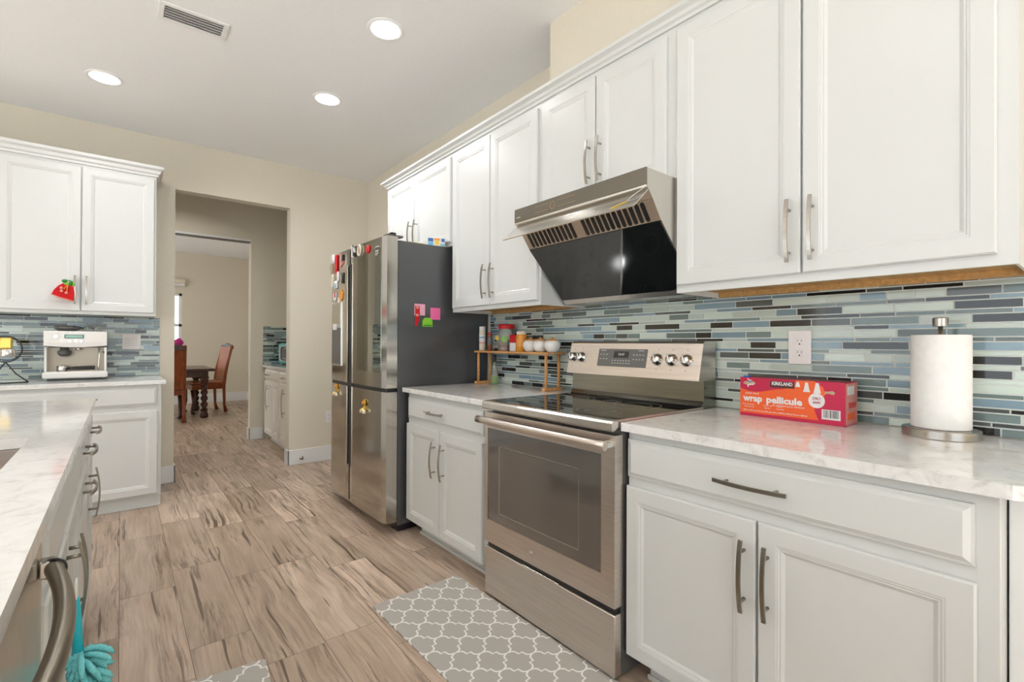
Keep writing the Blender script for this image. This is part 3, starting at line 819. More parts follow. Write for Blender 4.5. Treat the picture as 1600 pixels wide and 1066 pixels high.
# ================================================================== REFRIGERATOR
FY0, FY1 = 3.805, 2.803; FW = FY0-FY1
t = thing('refrigerator', 'black stainless four-door refrigerator with magnets', 'refrigerator', (1.27, FY0, 0), RW)
def fxx(x): return x-1.27
MB().box(.004, FW-.004, fxx(1.352), fxx(2.045), .045, 1.836, 'fridge_side', .003, 2).box(.03, .09, .1, .6, 0, .045, 'black_plastic').box(FW-.09, FW-.01, .085, .6, .012, .045, 'black_plastic').box(FW-.09, FW-.03, .1, .16, 0, .02, 'black_plastic').obj('case', t, label='dark grey cabinet sides')
seam = FY0-3.385
def fdoor(u0, u1, z0, z1, name, pocket_side):
    """slightly convex door, front face bowed over the whole width"""
    m_ = MB(); n = 10; rs = []
    def bow(u): q = (u/FW)*2-1; return -.012*(1-q*q)
    for i in range(n+1):
        u = u0+(u1-u0)*i/n; y = bow(u)
        e = .006 if i in (0, n) else 0
        rs.append([(u, y+e, z0), (u, y+e, z1), (u, fxx(1.346), z1), (u, fxx(1.346), z0)])
    m_.rings(rs, 'black_stainless', smooth=False)
    for f in m_.bm.faces: f.smooth = False
    return m_.obj(name, t), bow
g = .0095
for (u0, u1) in ((0, seam-g), (seam+g, FW)):
    for (z0, z1) in ((.072, .884), (.908, 1.856)):
        d, bow = fdoor(u0, u1, z0, z1, 'door', 0)
        if u0 == 0: hu0, hu1 = u1-.030, u1-.004
        else: hu0, hu1 = u0+.048, u0+.054
        ha, hb = (.33, .884) if z0 < .5 else (.908, 1.74)
        MB().box(hu0, hu1, bow(hu0)-(.010 if u0 == 0 else .0045), bow(hu0)+.01, ha, hb, 'steel', .003, 2).obj('handle', d, label='bright vertical grip edge')
        if u0 > 0:
            MB().box(u0+.0005, u0+.048, bow(u0)-.0035, bow(u0)+.004, ha, hb, 'black_plastic').obj('handle_recess', d, label='black vertical pocket beside the seam')
        if z0 > .5 and u0 == 0: dl = d
        if z0 > .5 and u0 > 0: dR = d
MB().box(seam-g-.004, seam+g+.004, .008, .07, .075, 1.85, 'black_plastic').box(.004, FW-.004, .012, .07, .884, .908, 'black_plastic').obj('door_gap', t, label='black recess between the doors')
# dispenser on upper-left door
u0, u1 = FY0-3.725, FY0-3.548
MB().box(u0-.012, u1+.012, -.016, .01, 1.02, 1.49, 'steel', .002, 1).obj('dispenser_frame', dl)
MB().box(u0, u1, -.0175, -.010, 1.035, 1.30, 'dark_grey', .001, 1).obj('dispenser_recess', dl)
MB().box(u0, u1, -.018, -.012, 1.305, 1.475, 'hub_glass', .001, 1).obj('dispenser_display', dl)
MB().box((u0+u1)/2-.03, (u0+u1)/2+.02, -.034, -.017, 1.285, 1.33, 'white_plastic', .003).obj('dispenser_paddle', dl)
# glass panel on upper-right door
u0, u1 = FY0-3.235, FY0-2.868
m_ = MB(); rs = []
for i in range(9):
    u = u0+(u1-u0)*i/8; y = -.012*(1-((u/FW)*2-1)**2); zt = 1.79
    rs.append([(u, y-.0015, 1.005), (u, y-.0015, zt), (u, y+.004, zt), (u, y+.004, 1.005)])
m_.rings(rs, 'hub_glass', smooth=False); m_.obj('glass_panel', dR, label='dark mirror-like glass panel')
# top hinge
MB().box(FW-.07, FW-.012, .01, .12, 1.8565, 1.868, 'dark_grey', .003).box(FW-.055, FW-.02, .04, .075, 1.8685, 1.884, 'black_plastic', .004).obj('hinge_cover', t)
# stickers text on upper right door
m_ = MB()
for k, (w_, z) in enumerate(((.05, 1.80), (.05, 1.776), (.045, 1.768), (.05, 1.756), (.03, 1.748))):
    m_.box(FY0-2.955, FY0-2.955+w_, -.0075, -.004, z, z+.0035, 'text_white')
m_.obj('sticker_print', dR)

# magnets (front)
def magnet(label, y, z, parts, proto_loc_x=1.2505):
    """parts: callable adding shapes around origin in XZ facing -Y"""
    m_ = MB(); parts(m_)
    o = m_.obj('fridge_magnet', None, (proto_loc_x, y, z), (0, 0, RW))
    return tag(o, label, 'magnet', 'magnets on the refrigerator doors')
def poly(m_, pts, mt, t0=0, t1=-.006): m_.prism(pts, t1, t0, mt, 'y')
XM = lambda y: 1.27-.012*(1-(((FY0-y)/FW)*2-1)**2)-.0015
magnet('round glossy red magnet on the right upper refrigerator door', 3.057, 1.803, lambda m: m.lathe([(.028, 0), (.028, .003), (.024, .008), (.014, .0115), (0, .0125)], 'red', (0, -.0125, 0), axis='y') if False else m.lathe([(.0, -.0125), (.014, -.0115), (.024, -.008), (.028, -.003), (.028, 0)], 'red', (0, 0, 0), axis='y'), XM(3.057))
magnet('cream ring-shaped wreath magnet left of the round red one', 3.19, 1.815, lambda m: (m.tube([(.026*math.cos(a), -.005, .034*math.sin(a)) for a in [2*PI*k/14 for k in range(14)]], .006, 'cream', 8, closed=True), m.lathe([(.022, -.002), (.022, 0)], 'tan', axis='y')), XM(3.19)-.001)
magnet('white and black figure magnet just right of the refrigerator door seam', 3.315, 1.828, lambda m: (poly(m, [(-.02, -.04), (.02, -.045), (.028, -.01), (.005, .04), (-.012, .042), (-.02, .0)], 'box_white'), poly(m, [(.006, .04), (.03, -.02), (.04, -.045), (.015, -.04), (.014, 0)], 'black_plastic', 0, -.009)), XM(3.315))
magnet('olive leaf-shaped magnet at the top left refrigerator edge', 3.785, 1.765, lambda m: poly(m, [(-.03, .02), (.0, .035), (.03, .015), (.025, -.03), (.0, -.055), (-.01, -.02), (-.035, 0)], 'tan'), XM(3.785))
magnet('white rounded magnet at the top left refrigerator corner', 3.745, 1.83, lambda m: m.lathe([(.0, -.011), (.02, -.0095), (.035, -.005), (.04, 0)], 'box_white', (0, 0, 0), axis='y'), XM(3.745))
magnet('tall red magnet second from the top left refrigerator corner', 3.655, 1.79, lambda m: m.box(-.022, .022, -.012, 0, -.08, .06, 'red', .008), XM(3.655))
magnet('white letter-like magnet with black shadow beside the tall red magnet', 3.54, 1.79, lambda m: (poly(m, [(-.03, -.045), (.035, -.02), (.02, .05), (-.02, .055), (-.005, .02)], 'box_pink'), poly(m, [(.012, -.01), (.035, .0), (.035, .04), (.02, .045)], 'black_plastic', 0, -.008)), XM(3.54))
magnet('white slanted oval magnet on the left refrigerator edge', 3.755, 1.665, lambda m: m.prism([(.02*math.cos(PI*k/8), .052*math.sin(PI*k/8)) for k in range(16)], -.008, 0, 'cream', 'y'), XM(3.755))
magnet('light blue and white magnet in the middle of the left door cluster', 3.665, 1.625, lambda m: (m.box(-.035, .035, -.01, 0, -.03, .03, 'box_white', .008), m.box(-.008, .02, -.012, -.001, -.02, .012, 'light_blue', .004)), XM(3.665))
magnet('black bow-shaped magnet beside the refrigerator handle', 3.52, 1.665, lambda m: poly(m, [(-.025, .04), (0, .01), (.025, .035), (.02, -.045), (-.015, -.04), (-.005, 0)], 'black_plastic'), XM(3.52))
magnet('white figure magnet with pink tint above the light blue magnet', 3.615, 1.685, lambda m: m.box(-.02, .02, -.008, 0, -.035, .035, 'box_white', .006), XM(3.615))
magnet('red and white small magnet in the lower left door cluster', 3.69, 1.54, lambda m: (m.box(-.03, .03, -.008, 0, -.03, .025, 'box_white', .006), m.box(0, .025, -.01, -.001, -.01, .025, 'red', .003)), XM(3.69))
magnet('orange hexagonal wood magnet beside the refrigerator handle', 3.545, 1.54, lambda m: poly(m, [(.035*math.cos(PI/3*k+.3), .042*math.sin(PI/3*k+.3)) for k in range(6)], 'orange'), XM(3.545))
magnet('tan map-shaped magnet under the orange hexagon magnet', 3.60, 1.49, lambda m: poly(m, [(-.035, -.04), (.02, -.015), (.03, .03), (0, .035), (-.02, .0)], 'cream'), XM(3.60))
magnet('grey buckle-like magnet lowest in the left door cluster', 3.73, 1.455, lambda m: (poly(m, [(-.03, -.03), (.0, -.045), (.035, -.01), (.03, .04), (-.03, .04)], 'box_white'), m.box(-.012, .012, -.008, 0, -.015, .01, 'dark_grey')), XM(3.73))
def goldm(m):
    m.lathe([(.024, 0), (.024, .006), (.012, .009), (0, .007)], 'gold', (0, -.0105, .030), axis='y')
    m.lathe([(.0, -.0075), (.010, -.006), (.008, 0)], 'orange', (0, -.0105, .030), axis='y')
    m.box(-.004, .004, -.008, 0, -.01, .01, 'gold')
    for k in (-1, 0, 1): m.lathe([(.0, .012), (.004, .012), (.011, 0), (.013, -.012), (.004, -.018), (.0, -.018)], 'gold' if k == 0 else 'cream', (k*.024, -.0145, -.016-.006*abs(k)))
magnet('golden medallion magnet with bells on the lower left refrigerator door', 3.632, .835, goldm, XM(3.632))
magnet('golden medallion magnet with bells on the lower right refrigerator door', 3.097, .765, goldm, XM(3.097))
# on the side (faces -Y), x along
FS = FY1+.0035
def side(name, label, x, z, parts, cat):
    m_ = MB(); parts(m_); return tag(m_.obj(name, None, (x, FS, z)), label, cat)
side('sticky_note', 'pale pink sticky note on the refrigerator side, left one', 1.503, 1.405, lambda m: m.box(-.038, .038, -.0012, -.0002, -.036, .038, 'pink'), 'sticky note')
side('sticky_note', 'hot pink sticky note on the refrigerator side, right one', 1.618, 1.383, lambda m: m.box(-.037, .037, -.0012, -.0002, -.038, .040, 'hot_pink'), 'sticky note')
side('fridge_magnet', 'red figure magnet overlapping the pale pink note', 1.482, 1.375, lambda m: (poly(m, [(-.013, .055), (.018, .055), (.02, .0), (.015, -.035), (.0, -.075), (-.014, -.075), (-.012, -.03)], 'red', -.0015, -.006), m.sphere((.003, -.006, .045), .011, 'box_pink', (1, .4, 1)), m.sphere((.002, -.006, -.005), .013, 'box_pink', (1, .4, .7))), 'magnet')
side('bag_clip', 'lime green magnetic bag clip below the pink notes', 1.556, 1.325, lambda m: (poly(m, [(-.036, -.028), (.036, -.028), (.036, .012), (.02, .03), (-.02, .03), (-.036, .012)], 'green', -.0015, -.010), m.box(-.028, .028, -.0115, -.009, -.022, -.016, 'dark_green')), 'clip')
# box on top
tb = thing('snack_box', 'small blue and yellow snack box lying on the refrigerator top', 'box', (1.575, 2.835, 1.8365), R(-22))
MB().box(0, .115, 0, .055, 0, .052, 'cream', .001, 1).obj('carton', tb)
m_ = MB()
for (a, b_, c_, d_, mt) in ((.002, .036, .027, .050, 'blue'), (.002, .036, .003, .024, 'light_blue'), (.04, .08, .036, .050, 'orange'), (.05, .074, .008, .034, 'yellow'), (.09, .112, .028, .050, 'blue'), (.084, .112, .003, .016, 'light_blue')):
    m_.box(a, b_, -.0006, .0002, c_, d_, mt)
m_.obj('print', tb)
tag(MB().box(1.49, 1.60, 2.91, 2.98, 1.8365, 1.862, 'yellow', .004).obj('yellow_packet'), 'flat pale yellow packet behind the snack box on the refrigerator', 'packet')

# ================================================================== COUNTER ITEMS
ZT = .9142
# wrap box
BX, BYl, BYr, BH, BD = 1.902, .918, .560, .148, .118
t = thing('wrap_box', 'red and orange boxed roll of plastic food wrap on the counter', 'box', (BX, BYl, ZT), R(-91.2))
BW = BYl-BYr
MB().box(0, BW, 0, BD, 0, BH, 'crimson', .001, 1).obj('carton', t)
m_ = MB()
# orange field: left-bottom area with curved edges
pts = [(.001, .012), (.245, .012)]
for k in range(9): a = k/8; pts.append((.245+.0-.055*a*a*1.0-.0*a, .012+.128*a)) if False else None
pts = [(.001, .012), (.278, .012), (.268, .036), (.264, .058), (.285, .082), (.300, .105), (.292, .128), (.265, .1475), (.205, .1475), (.195, .122), (.16, .112), (.128, .108), (.10, .101), (.08, .096), (.055, .094), (.03, .097), (.001, .106)]
m_.prism(pts, -.0006, .0002, 'orange_red', 'y')
m_.prism([(.001, .001), (BW-.001, .001), (BW-.001, .012), (.001, .012)], -.0005, .0002, 'crimson', 'y')
m_.obj('print_field', t, label='orange printed field')
def T(s, sz, x, z, mt='box_white', bold=0, sx=1, al='CENTER'): return text(s, sz, mt, t, face_mtx((x, -.0010, z), (1, 0, 0), (0, 0, 1)), 'lettering', .0003, bold, al, sx)
MB().box(.115, .200, -.0014, .0002, .116, .140, 'box_brown').obj('brand_panel', t)
text('KIRKLAND', .0175, 'box_white', t, face_mtx((.1575, -.0019, .1305), (1, 0, 0), (0, 0, 1)), 'lettering', .0003, .0006, sx=.86)
T('plastic food', .011, .047, .088, sx=1.0); T('wrap', .034, .050, .068, bold=.0014, sx=1.02)
T('pellicule', .034, .163, .068, bold=.0014, sx=1.12); T('de plastique pour aliments', .0095, .178, .050, sx=1.1)
T('3/3 500   4/4 500   signature', .008, .105, .1145, bold=.0002) if False else None
T('Professional grade', .006, .033, .045); T('Microwave safe', .006, .037, .036); T('Freezer safe', .006, .106, .045); T('Easy cut', .006, .104, .036); T('Strong', .006, .148, .045); T('Clings well', .006, .150, .036)
T('278,7 m² (30,5 cm x 914 m) | 3000 sq.ft. (12 in x 3000 ft) | 3000 pi² (12 po x 3000 pi)', .0066, .128, .022, bold=.0001)
MB().lathe([(.026, 0), (.026, .0012), (0, .0012)], 'box_white', (.272, -.0014, .080), 32, axis='y').obj('seal', t)
text('278,7', .0125, 'crimson', t, face_mtx((.272, -.0026, .087), (1, 0, 0), (0, 0, 1)), 'lettering', .0002)
text('3000', .0125, 'crimson', t, face_mtx((.272, -.0026, .073), (1, 0, 0), (0, 0, 1)), 'lettering', .0002)
m_ = MB(); m_.box(.288, .345, -.0012, .0002, .018, .052, 'box_white')
bx_ = m_.obj('barcode_panel', t)
m_ = MB(); rn = random.Random(2); x = .294
while x < .339:
    w_ = rn.choice((.0008, .0012, .002)); m_.box(x, x+w_, -.0016, -.0012, .024, .050, 'black_plastic'); x += w_+rn.choice((.001, .0015, .0022))
m_.obj('barcode', t)
m_ = MB()
for (a, w_, h_) in ((.211, .010, .018), (.240, .016, .034), (.274, .018, .036)):
    MB().prism([(a-w_/2-.003, .142-h_), (a+w_/2+.003, .142-h_), (a+w_/2, .142-h_+.012), (a+w_*.25, .142), (a-w_*.25, .142), (a-w_/2, .142-h_+.012)], -.0013, .0002, 'box_white', 'y').obj('silhouette_print', t)
MB().prism([(.297, .104), (.307, .108), (.325, .104), (.329, .112), (.321, .118), (.309, .115), (.297, .114)], -.001, .0002, 'tan', 'y').obj('bread_print', t)
m_ = MB()
m_.prism([(.012, .125), (.03, .118), (.055, .122), (.062, .128), (.05, .135), (.02, .133)], -.0009, .0002, 'tan', 'y')
m_.prism([(.03, .112), (.034, .112), (.034, .118), (.055, .121), (.055, .126), (.03, .122)], -.0013, .0002, 'box_white', 'y')
m_.prism([(.028, .146), (.032, .138), (.042, .134), (.046, .140), (.04, .138)], -.0013, .0002, 'box_white', 'y')
m_.prism([(.034, .131), (.044, .131), (.044, .135), (.034, .135)], -.0015, .0002, 'blue', 'y')
m_.obj('bread_print', t)
MB().box(.012, .035, -.001, .02, BH, BH+.006, 'blue', .002).obj('blue_tab', t, label='small blue cutter tab')
MB().box(.002, BW-.002, .03, .085, BH+.0002, BH+.0012, 'box_brown').obj('slot', t, label='dark opening in the top')
MB().box(BW+.0002, BW+.0012, .006, BD-.006, .004, BH-.004, 'box_pink').box(BW+.001, BW+.0022, .02, .08, .105, .135, 'white_plastic').box(BW+.001, BW+.002, .02, .09, .02, .045, 'orange_red').box(BW+.001, BW+.002, .03, .1, .06, .08, 'red').obj('end_flap', t, label='pale glossy end flap')

# paper towel holder + roll
PX, PY = 1.935, .3235
t = thing('paper_towel_holder', 'brushed nickel paper towel holder with round base', 'holder', (PX, PY, ZT))
MB().lathe([(.091, 0), (.0925, .0015), (.0925, .0018), (.0925, .0235), (.0925, .0238), (.0912, .0255), (.0905, .0258), (.02, .0262)], 'nickel', seg=64).obj('base', t)
MB().cyl((0, 0, .027), (0, 0, .335), .006, 'steel').obj('rod', t)
MB().lathe([(.008, .3325), (.018, .333), (.019, .334), (.019, .3345), (.019, .3575), (.019, .358), (.0175, .360), (.017, .3602), (0, .3605)], 'nickel', seg=32).obj('finial', t)
m_ = MB(); prof_ = [(.020, .0), (.0695, .0), (.071, .003)]+[(.071, z) for z in (.07, .14, .21, .277)]+[(.0695, .280), (.020, .280), (.020, .0)]
m_.lathe([(r_, h_) for r_, h_ in prof_], 'paper', seg=48, caps=False)
m_.box(.02, .0712, -.0716, -.0700, .001, .279, 'paper') if False else None
tag(m_.obj('paper_towel_roll', None, (PX, PY, ZT+.0275)), 'full white paper towel roll standing on the nickel holder', 'paper towel')

# bamboo shelf
t = thing('bamboo_shelf', 'small two-legged bamboo countertop shelf holding jars', 'shelf', (1.965, 2.395, ZT))
MB().box(-.075, .070, -.385, .355, .213, .226, 'bamboo', .002).obj('shelf_board', t)
MB().box(-.062, .062, -.31, -.12, .2262, .233, 'bamboo', .002).obj('serving_board', t) if False else None
for yy in (.333, -.345):
    MB().box(-.078, .070, yy-.014, yy+.014, 0, .017, 'bamboo', .004).obj('foot_rail', t)
    for xx in (-.052, .050):
        MB().cyl((xx, yy, .017), (xx, yy, .213), .009, 'bamboo').obj('leg', t)
ZS = ZT+.2262
def lidjar(name, label, cat, x, y, z, r, h, body, lid, lr=None, lh=.015, liquid=None, lab=None):
    t = thing(name, label, cat, (x, y, z))
    MB().lathe([(r*.9, 0), (r, .004), (r, h*.78), (r*.82, h*.9), (r*.82, h-lh)], body).obj('body', t)
    MB().lathe([((lr or r)*.98, h-lh), (lr or r, h-lh+.002), (lr or r, h-.002), ((lr or r)*.96, h)], lid).obj('lid', t)
    if lab:
        for (mt, z0, z1) in lab: MB().lathe([(r+.0004, z0), (r+.0006, z0+.001), (r+.0006, z1)], mt, caps=False).obj('print', t)
    return t
lidjar('salt_canister', 'clear salt canister with white label, leftmost on the bamboo shelf', 'canister', 1.94, 2.722, ZS, .022, .165, 'cream', 'white_plastic', .021, .03, lab=[('box_white', .06, .11), ('light_blue', .085, .095), ('box_pink', .05, .058)])
lidjar('sauce_bottle', 'brown sauce bottle with orange base on the bamboo shelf', 'bottle', 1.945, 2.642, ZS, .017, .122, 'brown_glass', 'red', .012, .012, lab=[('panel_grey', .04, .09)])
t = thing('glass_jar', 'large clear jar with red lid and yellow-green labels', 'jar', (1.975, 2.50, ZS))
MB().lathe([(.052, 0), (.055, .004), (.055, .12), (.048, .135), (.048, .145)], 'glass').obj('body', t)
MB().lathe([(.052, .145), (.054, .147), (.054, .172), (.05, .175)], 'red').obj('lid', t, label='red screw lid')
MB().lathe([(.046, .003), (.048, .01), (.048, .07)], 'tan').obj('contents', t)
m_ = MB()
m_.lathe([(.02, 0), (.02, .002), (0, .002)], 'yellow', (.0, 0, .085), axis='y'); m_.xform(Matrix.Translation((-.035, .038, 0)) @ Matrix.Rotation(R(-45), 4, 'Z')); m_.obj('label', t, label='round yellow label')
m_ = MB(); m_.lathe([(.021, 0), (.021, .002), (0, .002)], 'green', (0, 0, .078), axis='y'); m_.xform(Matrix.Translation((-.041, -.036, 0)) @ Matrix.Rotation(R(-45), 4, 'Z')); m_.obj('label', t, label='round green label')
MB().cyl((0, .045, .155), (0, .075, .15), .005, 'black_plastic').obj('clasp', t)
t = thing('candy_bowl', 'small clear bowl of pink candies before the red-lidded jar', 'bowl', (1.912, 2.445, ZS))
MB().lathe([(.016, 0), (.026, .004), (.033, .03), (.034, .036), (.032, .036), (.024, .006)], 'glass', caps=False).lathe([(.022, .006), (.026, .026), (.015, .036), (0, .038)], 'box_pink').obj('bowl', t)
t = thing('spice_tin', 'red and white spice tin between the clear jar and honey jar', 'tin', (1.955, 2.375, ZS))
MB().box(-.03, .03, -.03, .03, 0, .055, 'box_white', .004).obj('body', t); MB().box(-.0305, .0305, -.0305, .0305, .0552, .105, 'red', .004).obj('top', t)
lidjar('honey_jar', 'amber honey jar with cream lid on the bamboo shelf', 'jar', 1.935, 2.297, ZS, .034, .125, 'honey', 'cream', .031, .02, lab=[('orange', .03, .07)])
gp = None
for k, y in enumerate((2.213, 2.122, 2.022)):
    lab = ('white round lidded sugar bowl beside the honey jar', 'white round lidded sugar bowl between two others', 'white round lidded sugar bowl nearest the range')[k]
    if gp is None:
        t = gp = thing('sugar_bowl', lab, 'bowl', (1.935, y, ZS), 0, 'white round bowls on the bamboo shelf')
        pr = [(.018, 0), (.030, .004), (.041, .018), (.0465, .036), (.045, .052), (.040, .062), (.037, .066)]
        MB().lathe(pr, 'ceramic').obj('bowl', t)
        MB().lathe([(.037, .0662), (.034, .071), (.022, .077), (.008, .080), (.008, .086), (0, .088)], 'bamboo').obj('lid', t, label='bamboo lid')
    else:
        t = copy_tree(gp); t.location = (1.935, y, ZS); t['label'] = lab
t = thing('oil_bottle', 'clear bottle of green liquid with black cap under the shelf', 'bottle', (1.985, 2.640, ZT))
MB().lathe([(.022, 0), (.025, .004), (.025, .085), (.012, .115), (.011, .15)], 'glass').lathe([(.0225, .004), (.0225, .06)], 'lime_liquid').obj('body', t)
MB().lathe([(.012, .15), (.0125, .152), (.0125, .195), (.01, .2)], 'black_plastic').obj('cap', t)

# outlets
def plate_w(name, label, place_rot, loc, w_, h_, kind):
    t = thing(name, label, 'outlet' if kind == 'o' else 'switch', loc, place_rot)
    MB().box(-w_/2, w_/2, -.006, 0, -h_/2, h_/2, 'outlet_white', .002, 2).obj('cover_plate', t)
    if kind == 'o':
        for zz in (-.022, .022):
            m_ = MB(); m_.box(-.016, .016, -.0066, -.005, zz-.015, zz+.015, 'outlet_white', .001, 1)
            for xx in (-.007, .007): m_.box(xx-.001, xx+.001, -.0070, -.005, zz, zz+.008, 'dark_grey')
            m_.lathe([(.003, 0), (.003, .001)], 'black_plastic', (0, -.0072, zz-.009), 10, 'y')
            m_.obj('receptacle', t)
    else:
        for i in range(kind):
            xx = (i-(kind-1)/2)*.046
            MB().box(xx-.016, xx+.016, -.0085, -.0055, -.033, .033, 'white_plastic', .001, 1).obj('rocker', t)
    return t
plate_w('wall_outlet', 'white duplex outlet on the mosaic backsplash above the wrap box', RW, (XW-.0078, .755, 1.18), .081, .131, 'o')
plate_w('light_switch', 'white double rocker switch on the far-wall mosaic', 0, (.070, YF-.0078, 1.192), .118, .125, 2)
plate_w('wall_outlet', 'white outlet plate low on the wall beside the refrigerator', 0, (1.655, YF-.0002, .44), .075, .12, 'o')
tag(MB().lathe([(.020, 0), (.018, .004), (.006, .006), (.006, .03), (.010, .031), (.010, .038)], 'nickel', seg=16, axis='x').xform(Matrix.Rotation(R(-90), 4, 'Z')).obj('door_stop', None, (1.388, YF-.0135, .058)), 'small metal door stop on the white baseboard', 'door stop')

# espresso machine
EX, EY = -.245, 4.62
t = thing('espresso_machine', 'cream and steel espresso machine on the far-left counter', 'coffee machine', (EX, EY, .9142))
MB().box(-.175, .175, 0, .30, .016, .062, 'ceramic', .012, 3).box(-.15, .15, .03, .28, 0, .016, 'black_plastic').obj('base', t)
MB().box(-.150, .150, .02, .17, .0622, .065, 'steel').obj('drip_tray', t)
MB().box(-.160, .160, .17, .30, .0622, .235, 'espresso_steel', .003).obj('back_panel', t)
for s_ in (-1, 1): MB().box(s_*.160-.007, s_*.160+.007, .04, .30, .0622, .236, 'ceramic', .003).obj('side_panel', t)
pts = [(-.168, 0)]
m_ = MB(); n = 12; rs = []
for i in range(n+1):
    q = -1+2*i/n; u = q*.168; y = .0+.018*q*q; zb = .236+.012*q*q
    rs.append([(u, y, zb), (u, y-.004, zb+.03), (u, y, .340), (u, .01+y, .350), (u, .30, .350), (u, .30, .238)])
m_.rings(rs, 'ceramic', smooth=False); head = m_.obj('head', t)
MB().box(-.060, .042, -.006, .01, .300, .325, 'black_glass', .001, 1).box(-.055, .037, -.0068, -.004, .304, .321, 'screen').obj('display', head)
for (x, z, r_) in ((-.105, .312, .012), (-.032, .280, .0085), (.0, .280, .0085), (.028, .280, .0085)):
    MB().lathe([(r_, 0), (r_, .008), (r_*.8, .010), (0, .010)], 'chrome', (x, -.008, z), 20, axis='y').obj('button', head)
MB().lathe([(.024, .235), (.024, .215), (.038, .208), (.038, .190), (.030, .178), (.018, .170), (0, .170)], 'dark_grey', (-.065, .085, 0)).obj('group_head', t)
MB().lathe([(.020, .234), (.020, .2)], 'chrome', (-.065, .085, 0)).lathe([(.018, .234), (.016, .215)], 'chrome', (.01, .09, 0)).obj('nozzle', t)
pf = MB().lathe([(.028, 0), (.030, .004), (.030, .034), (.026, .038)], 'chrome', (-.075, .07, .066)).obj('portafilter', t)
MB().tube([(-.045, .065, .084), (.0, .05, .086), (.10, .025, .088)], .012, 'black_plastic', 12, radii=[.008, .012, .014]).obj('handle', pf)
MB().tube([(.125, .07, .236), (.126, .06, .18), (.122, .055, .10), (.12, .05, .075)], .006, 'chrome', 10).obj('steam_wand', t)
m_ = MB(); m_.tube([(.15, .10, .20), (.17, .05, .185), (.195, .03, .182)], .007, 'black_plastic', 8); m_.obj('wand_handle', t)
MB().lathe([(.030, .350), (.075, .385), (.078, .392), (.03, .395), (0, .396)], 'brown_glass', (-.06, .16, 0)).obj('bean_hopper', t, label='dark translucent bean hopper') if False else None
MB().lathe([(.045, .3505), (.072, .368), (.074, .385), (.045, .392), (0, .394)], 'dark_grey', (-.055, .17, 0)).obj('bean_hopper', t, label='smoky grey bean hopper')
m_ = MB()
for x in (-.12, .06, .11): m_.lathe([(.018, .350), (.022, .356), (.020, .392), (.017, .392)], 'ceramic', (x, .2, 0), 16)
m_.bm.free()
cupp = None
for x, y, lab in ((.055, .20, 'small upturned glass cup left on the espresso machine top'), (.115, .20, 'small upturned glass cup right on the espresso machine top')):
    if cupp is None:
        o = MB().lathe([(.024, 0), (.026, .003), (.020, .045), (.014, .048)], 'glass').obj('glass_cup'); cupp = o
    else: o = cupp.copy(); COL.objects.link(o)
    o.location = (EX+x, EY+y, .9142+.3503); tag(o, lab, 'cup', 'cups on the espresso machine')

# wire stand at left edge
t = thing('wire_basket', 'round dark wire basket stand cut off at the left edge', 'basket', (-.585, 4.56, .9142))
ringp = [(.078*math.cos(a), 0, .225+.085*math.sin(a)) for a in [2*PI*k/32 for k in range(32)]]
MB().tube(ringp, .004, 'black_plastic', 8, closed=True).obj('rim', t)
MB().tube([(.07*math.cos(a), .05, .225+.075*math.sin(a)) for a in [2*PI*k/32 for k in range(32)]], .003, 'black_plastic', 8, closed=True).obj('rim', t)
MB().tube([(-.10, .02, .004), (-.04, .0, .07), (0, 0, .14)], .004, 'black_plastic', 8).tube([(.105, .02, .004), (.05, .0, .06), (0, 0, .14)], .004, 'black_plastic', 8).tube([(-.1, .02, .004), (.0, -.04, .004), (.105, .02, .004)], .004, 'black_plastic', 8).obj('stand', t)
tag(MB().box(-.03, .03, 0, .045, 0, .075, 'gold', .008).obj('gold_tin', None, (-.587, 4.575, 1.1415)), 'small gold tin in the wire basket at the left edge', 'tin')
tag(MB().lathe([(.038, 0), (.04, .004), (.04, .045), (.03, .05)], 'chrome').obj('chrome_canister', None, (-.580, 4.588, 1.09)), 'silver canister under the gold tin in the wire basket', 'canister')

# red knit cap hanging on the far-left cabinet pull
t = thing('knit_cap', 'tiny red knitted cap with green leaves hung on the far-left cabinet handle', 'ornament', (-.292, 4.612, 1.53), R(0))
m_ = MB(); rs = []
n = 16
prof2 = []
pts = [(-.080, -.008), (-.068, .022), (-.045, .052), (-.02, .070), (.015, .066), (.032, .045), (.038, .0), (.033, -.052), (.0, -.044), (-.045, -.028)]
m_.prism(pts, -.012, .012, 'red_knit', 'y')
bmesh.ops.bevel(m_.bm, geom=[e for e in m_.bm.edges if abs(e.verts[0].co.y-e.verts[1].co.y) < 1e-6], offset=.005, segments=3, profile=.5, affect='EDGES')
m_.obj('cap', t)
MB().tube([(-.082, -.014, -.012), (-.045, -.016, -.031), (.0, -.016, -.046), (.034, -.014, -.056)], .0045, 'box_pink', 8).obj('brim', t, label='pale pink rolled brim')
m_ = MB(); m_.sphere((-.012, -.006, .085), .016, 'dark_green', (1.1, .6, .8)); m_.sphere((.012, -.006, .072), .020, 'dark_green', (1, .6, 1)); m_.sphere((.028, -.004, .068), .013, 'green', (1, .6, 1.2)); m_.sphere((-.002, -.012, .065), .012, 'green', (1.3, .6, .7)); m_.sphere((.006, -.02, .078), .006, 'cream'); m_.obj('leaves', t)
m_ = MB(); m_.tube([(-.0, -.018, .055), (-.012, -.018, .035), (-.018, -.018, .028)], .003, 'orange', 6); m_.tube([(.004, -.018, .055), (.0, -.018, .03), (-.002, -.018, .005)], .003, 'orange', 6)
for p in ((-.030, .034), (-.029, .014), (-.004, .002)): m_.sphere((p[0], -.017, p[1]), .009, 'box_pink', (1, .5, 1))
m_.obj('cherries', t)

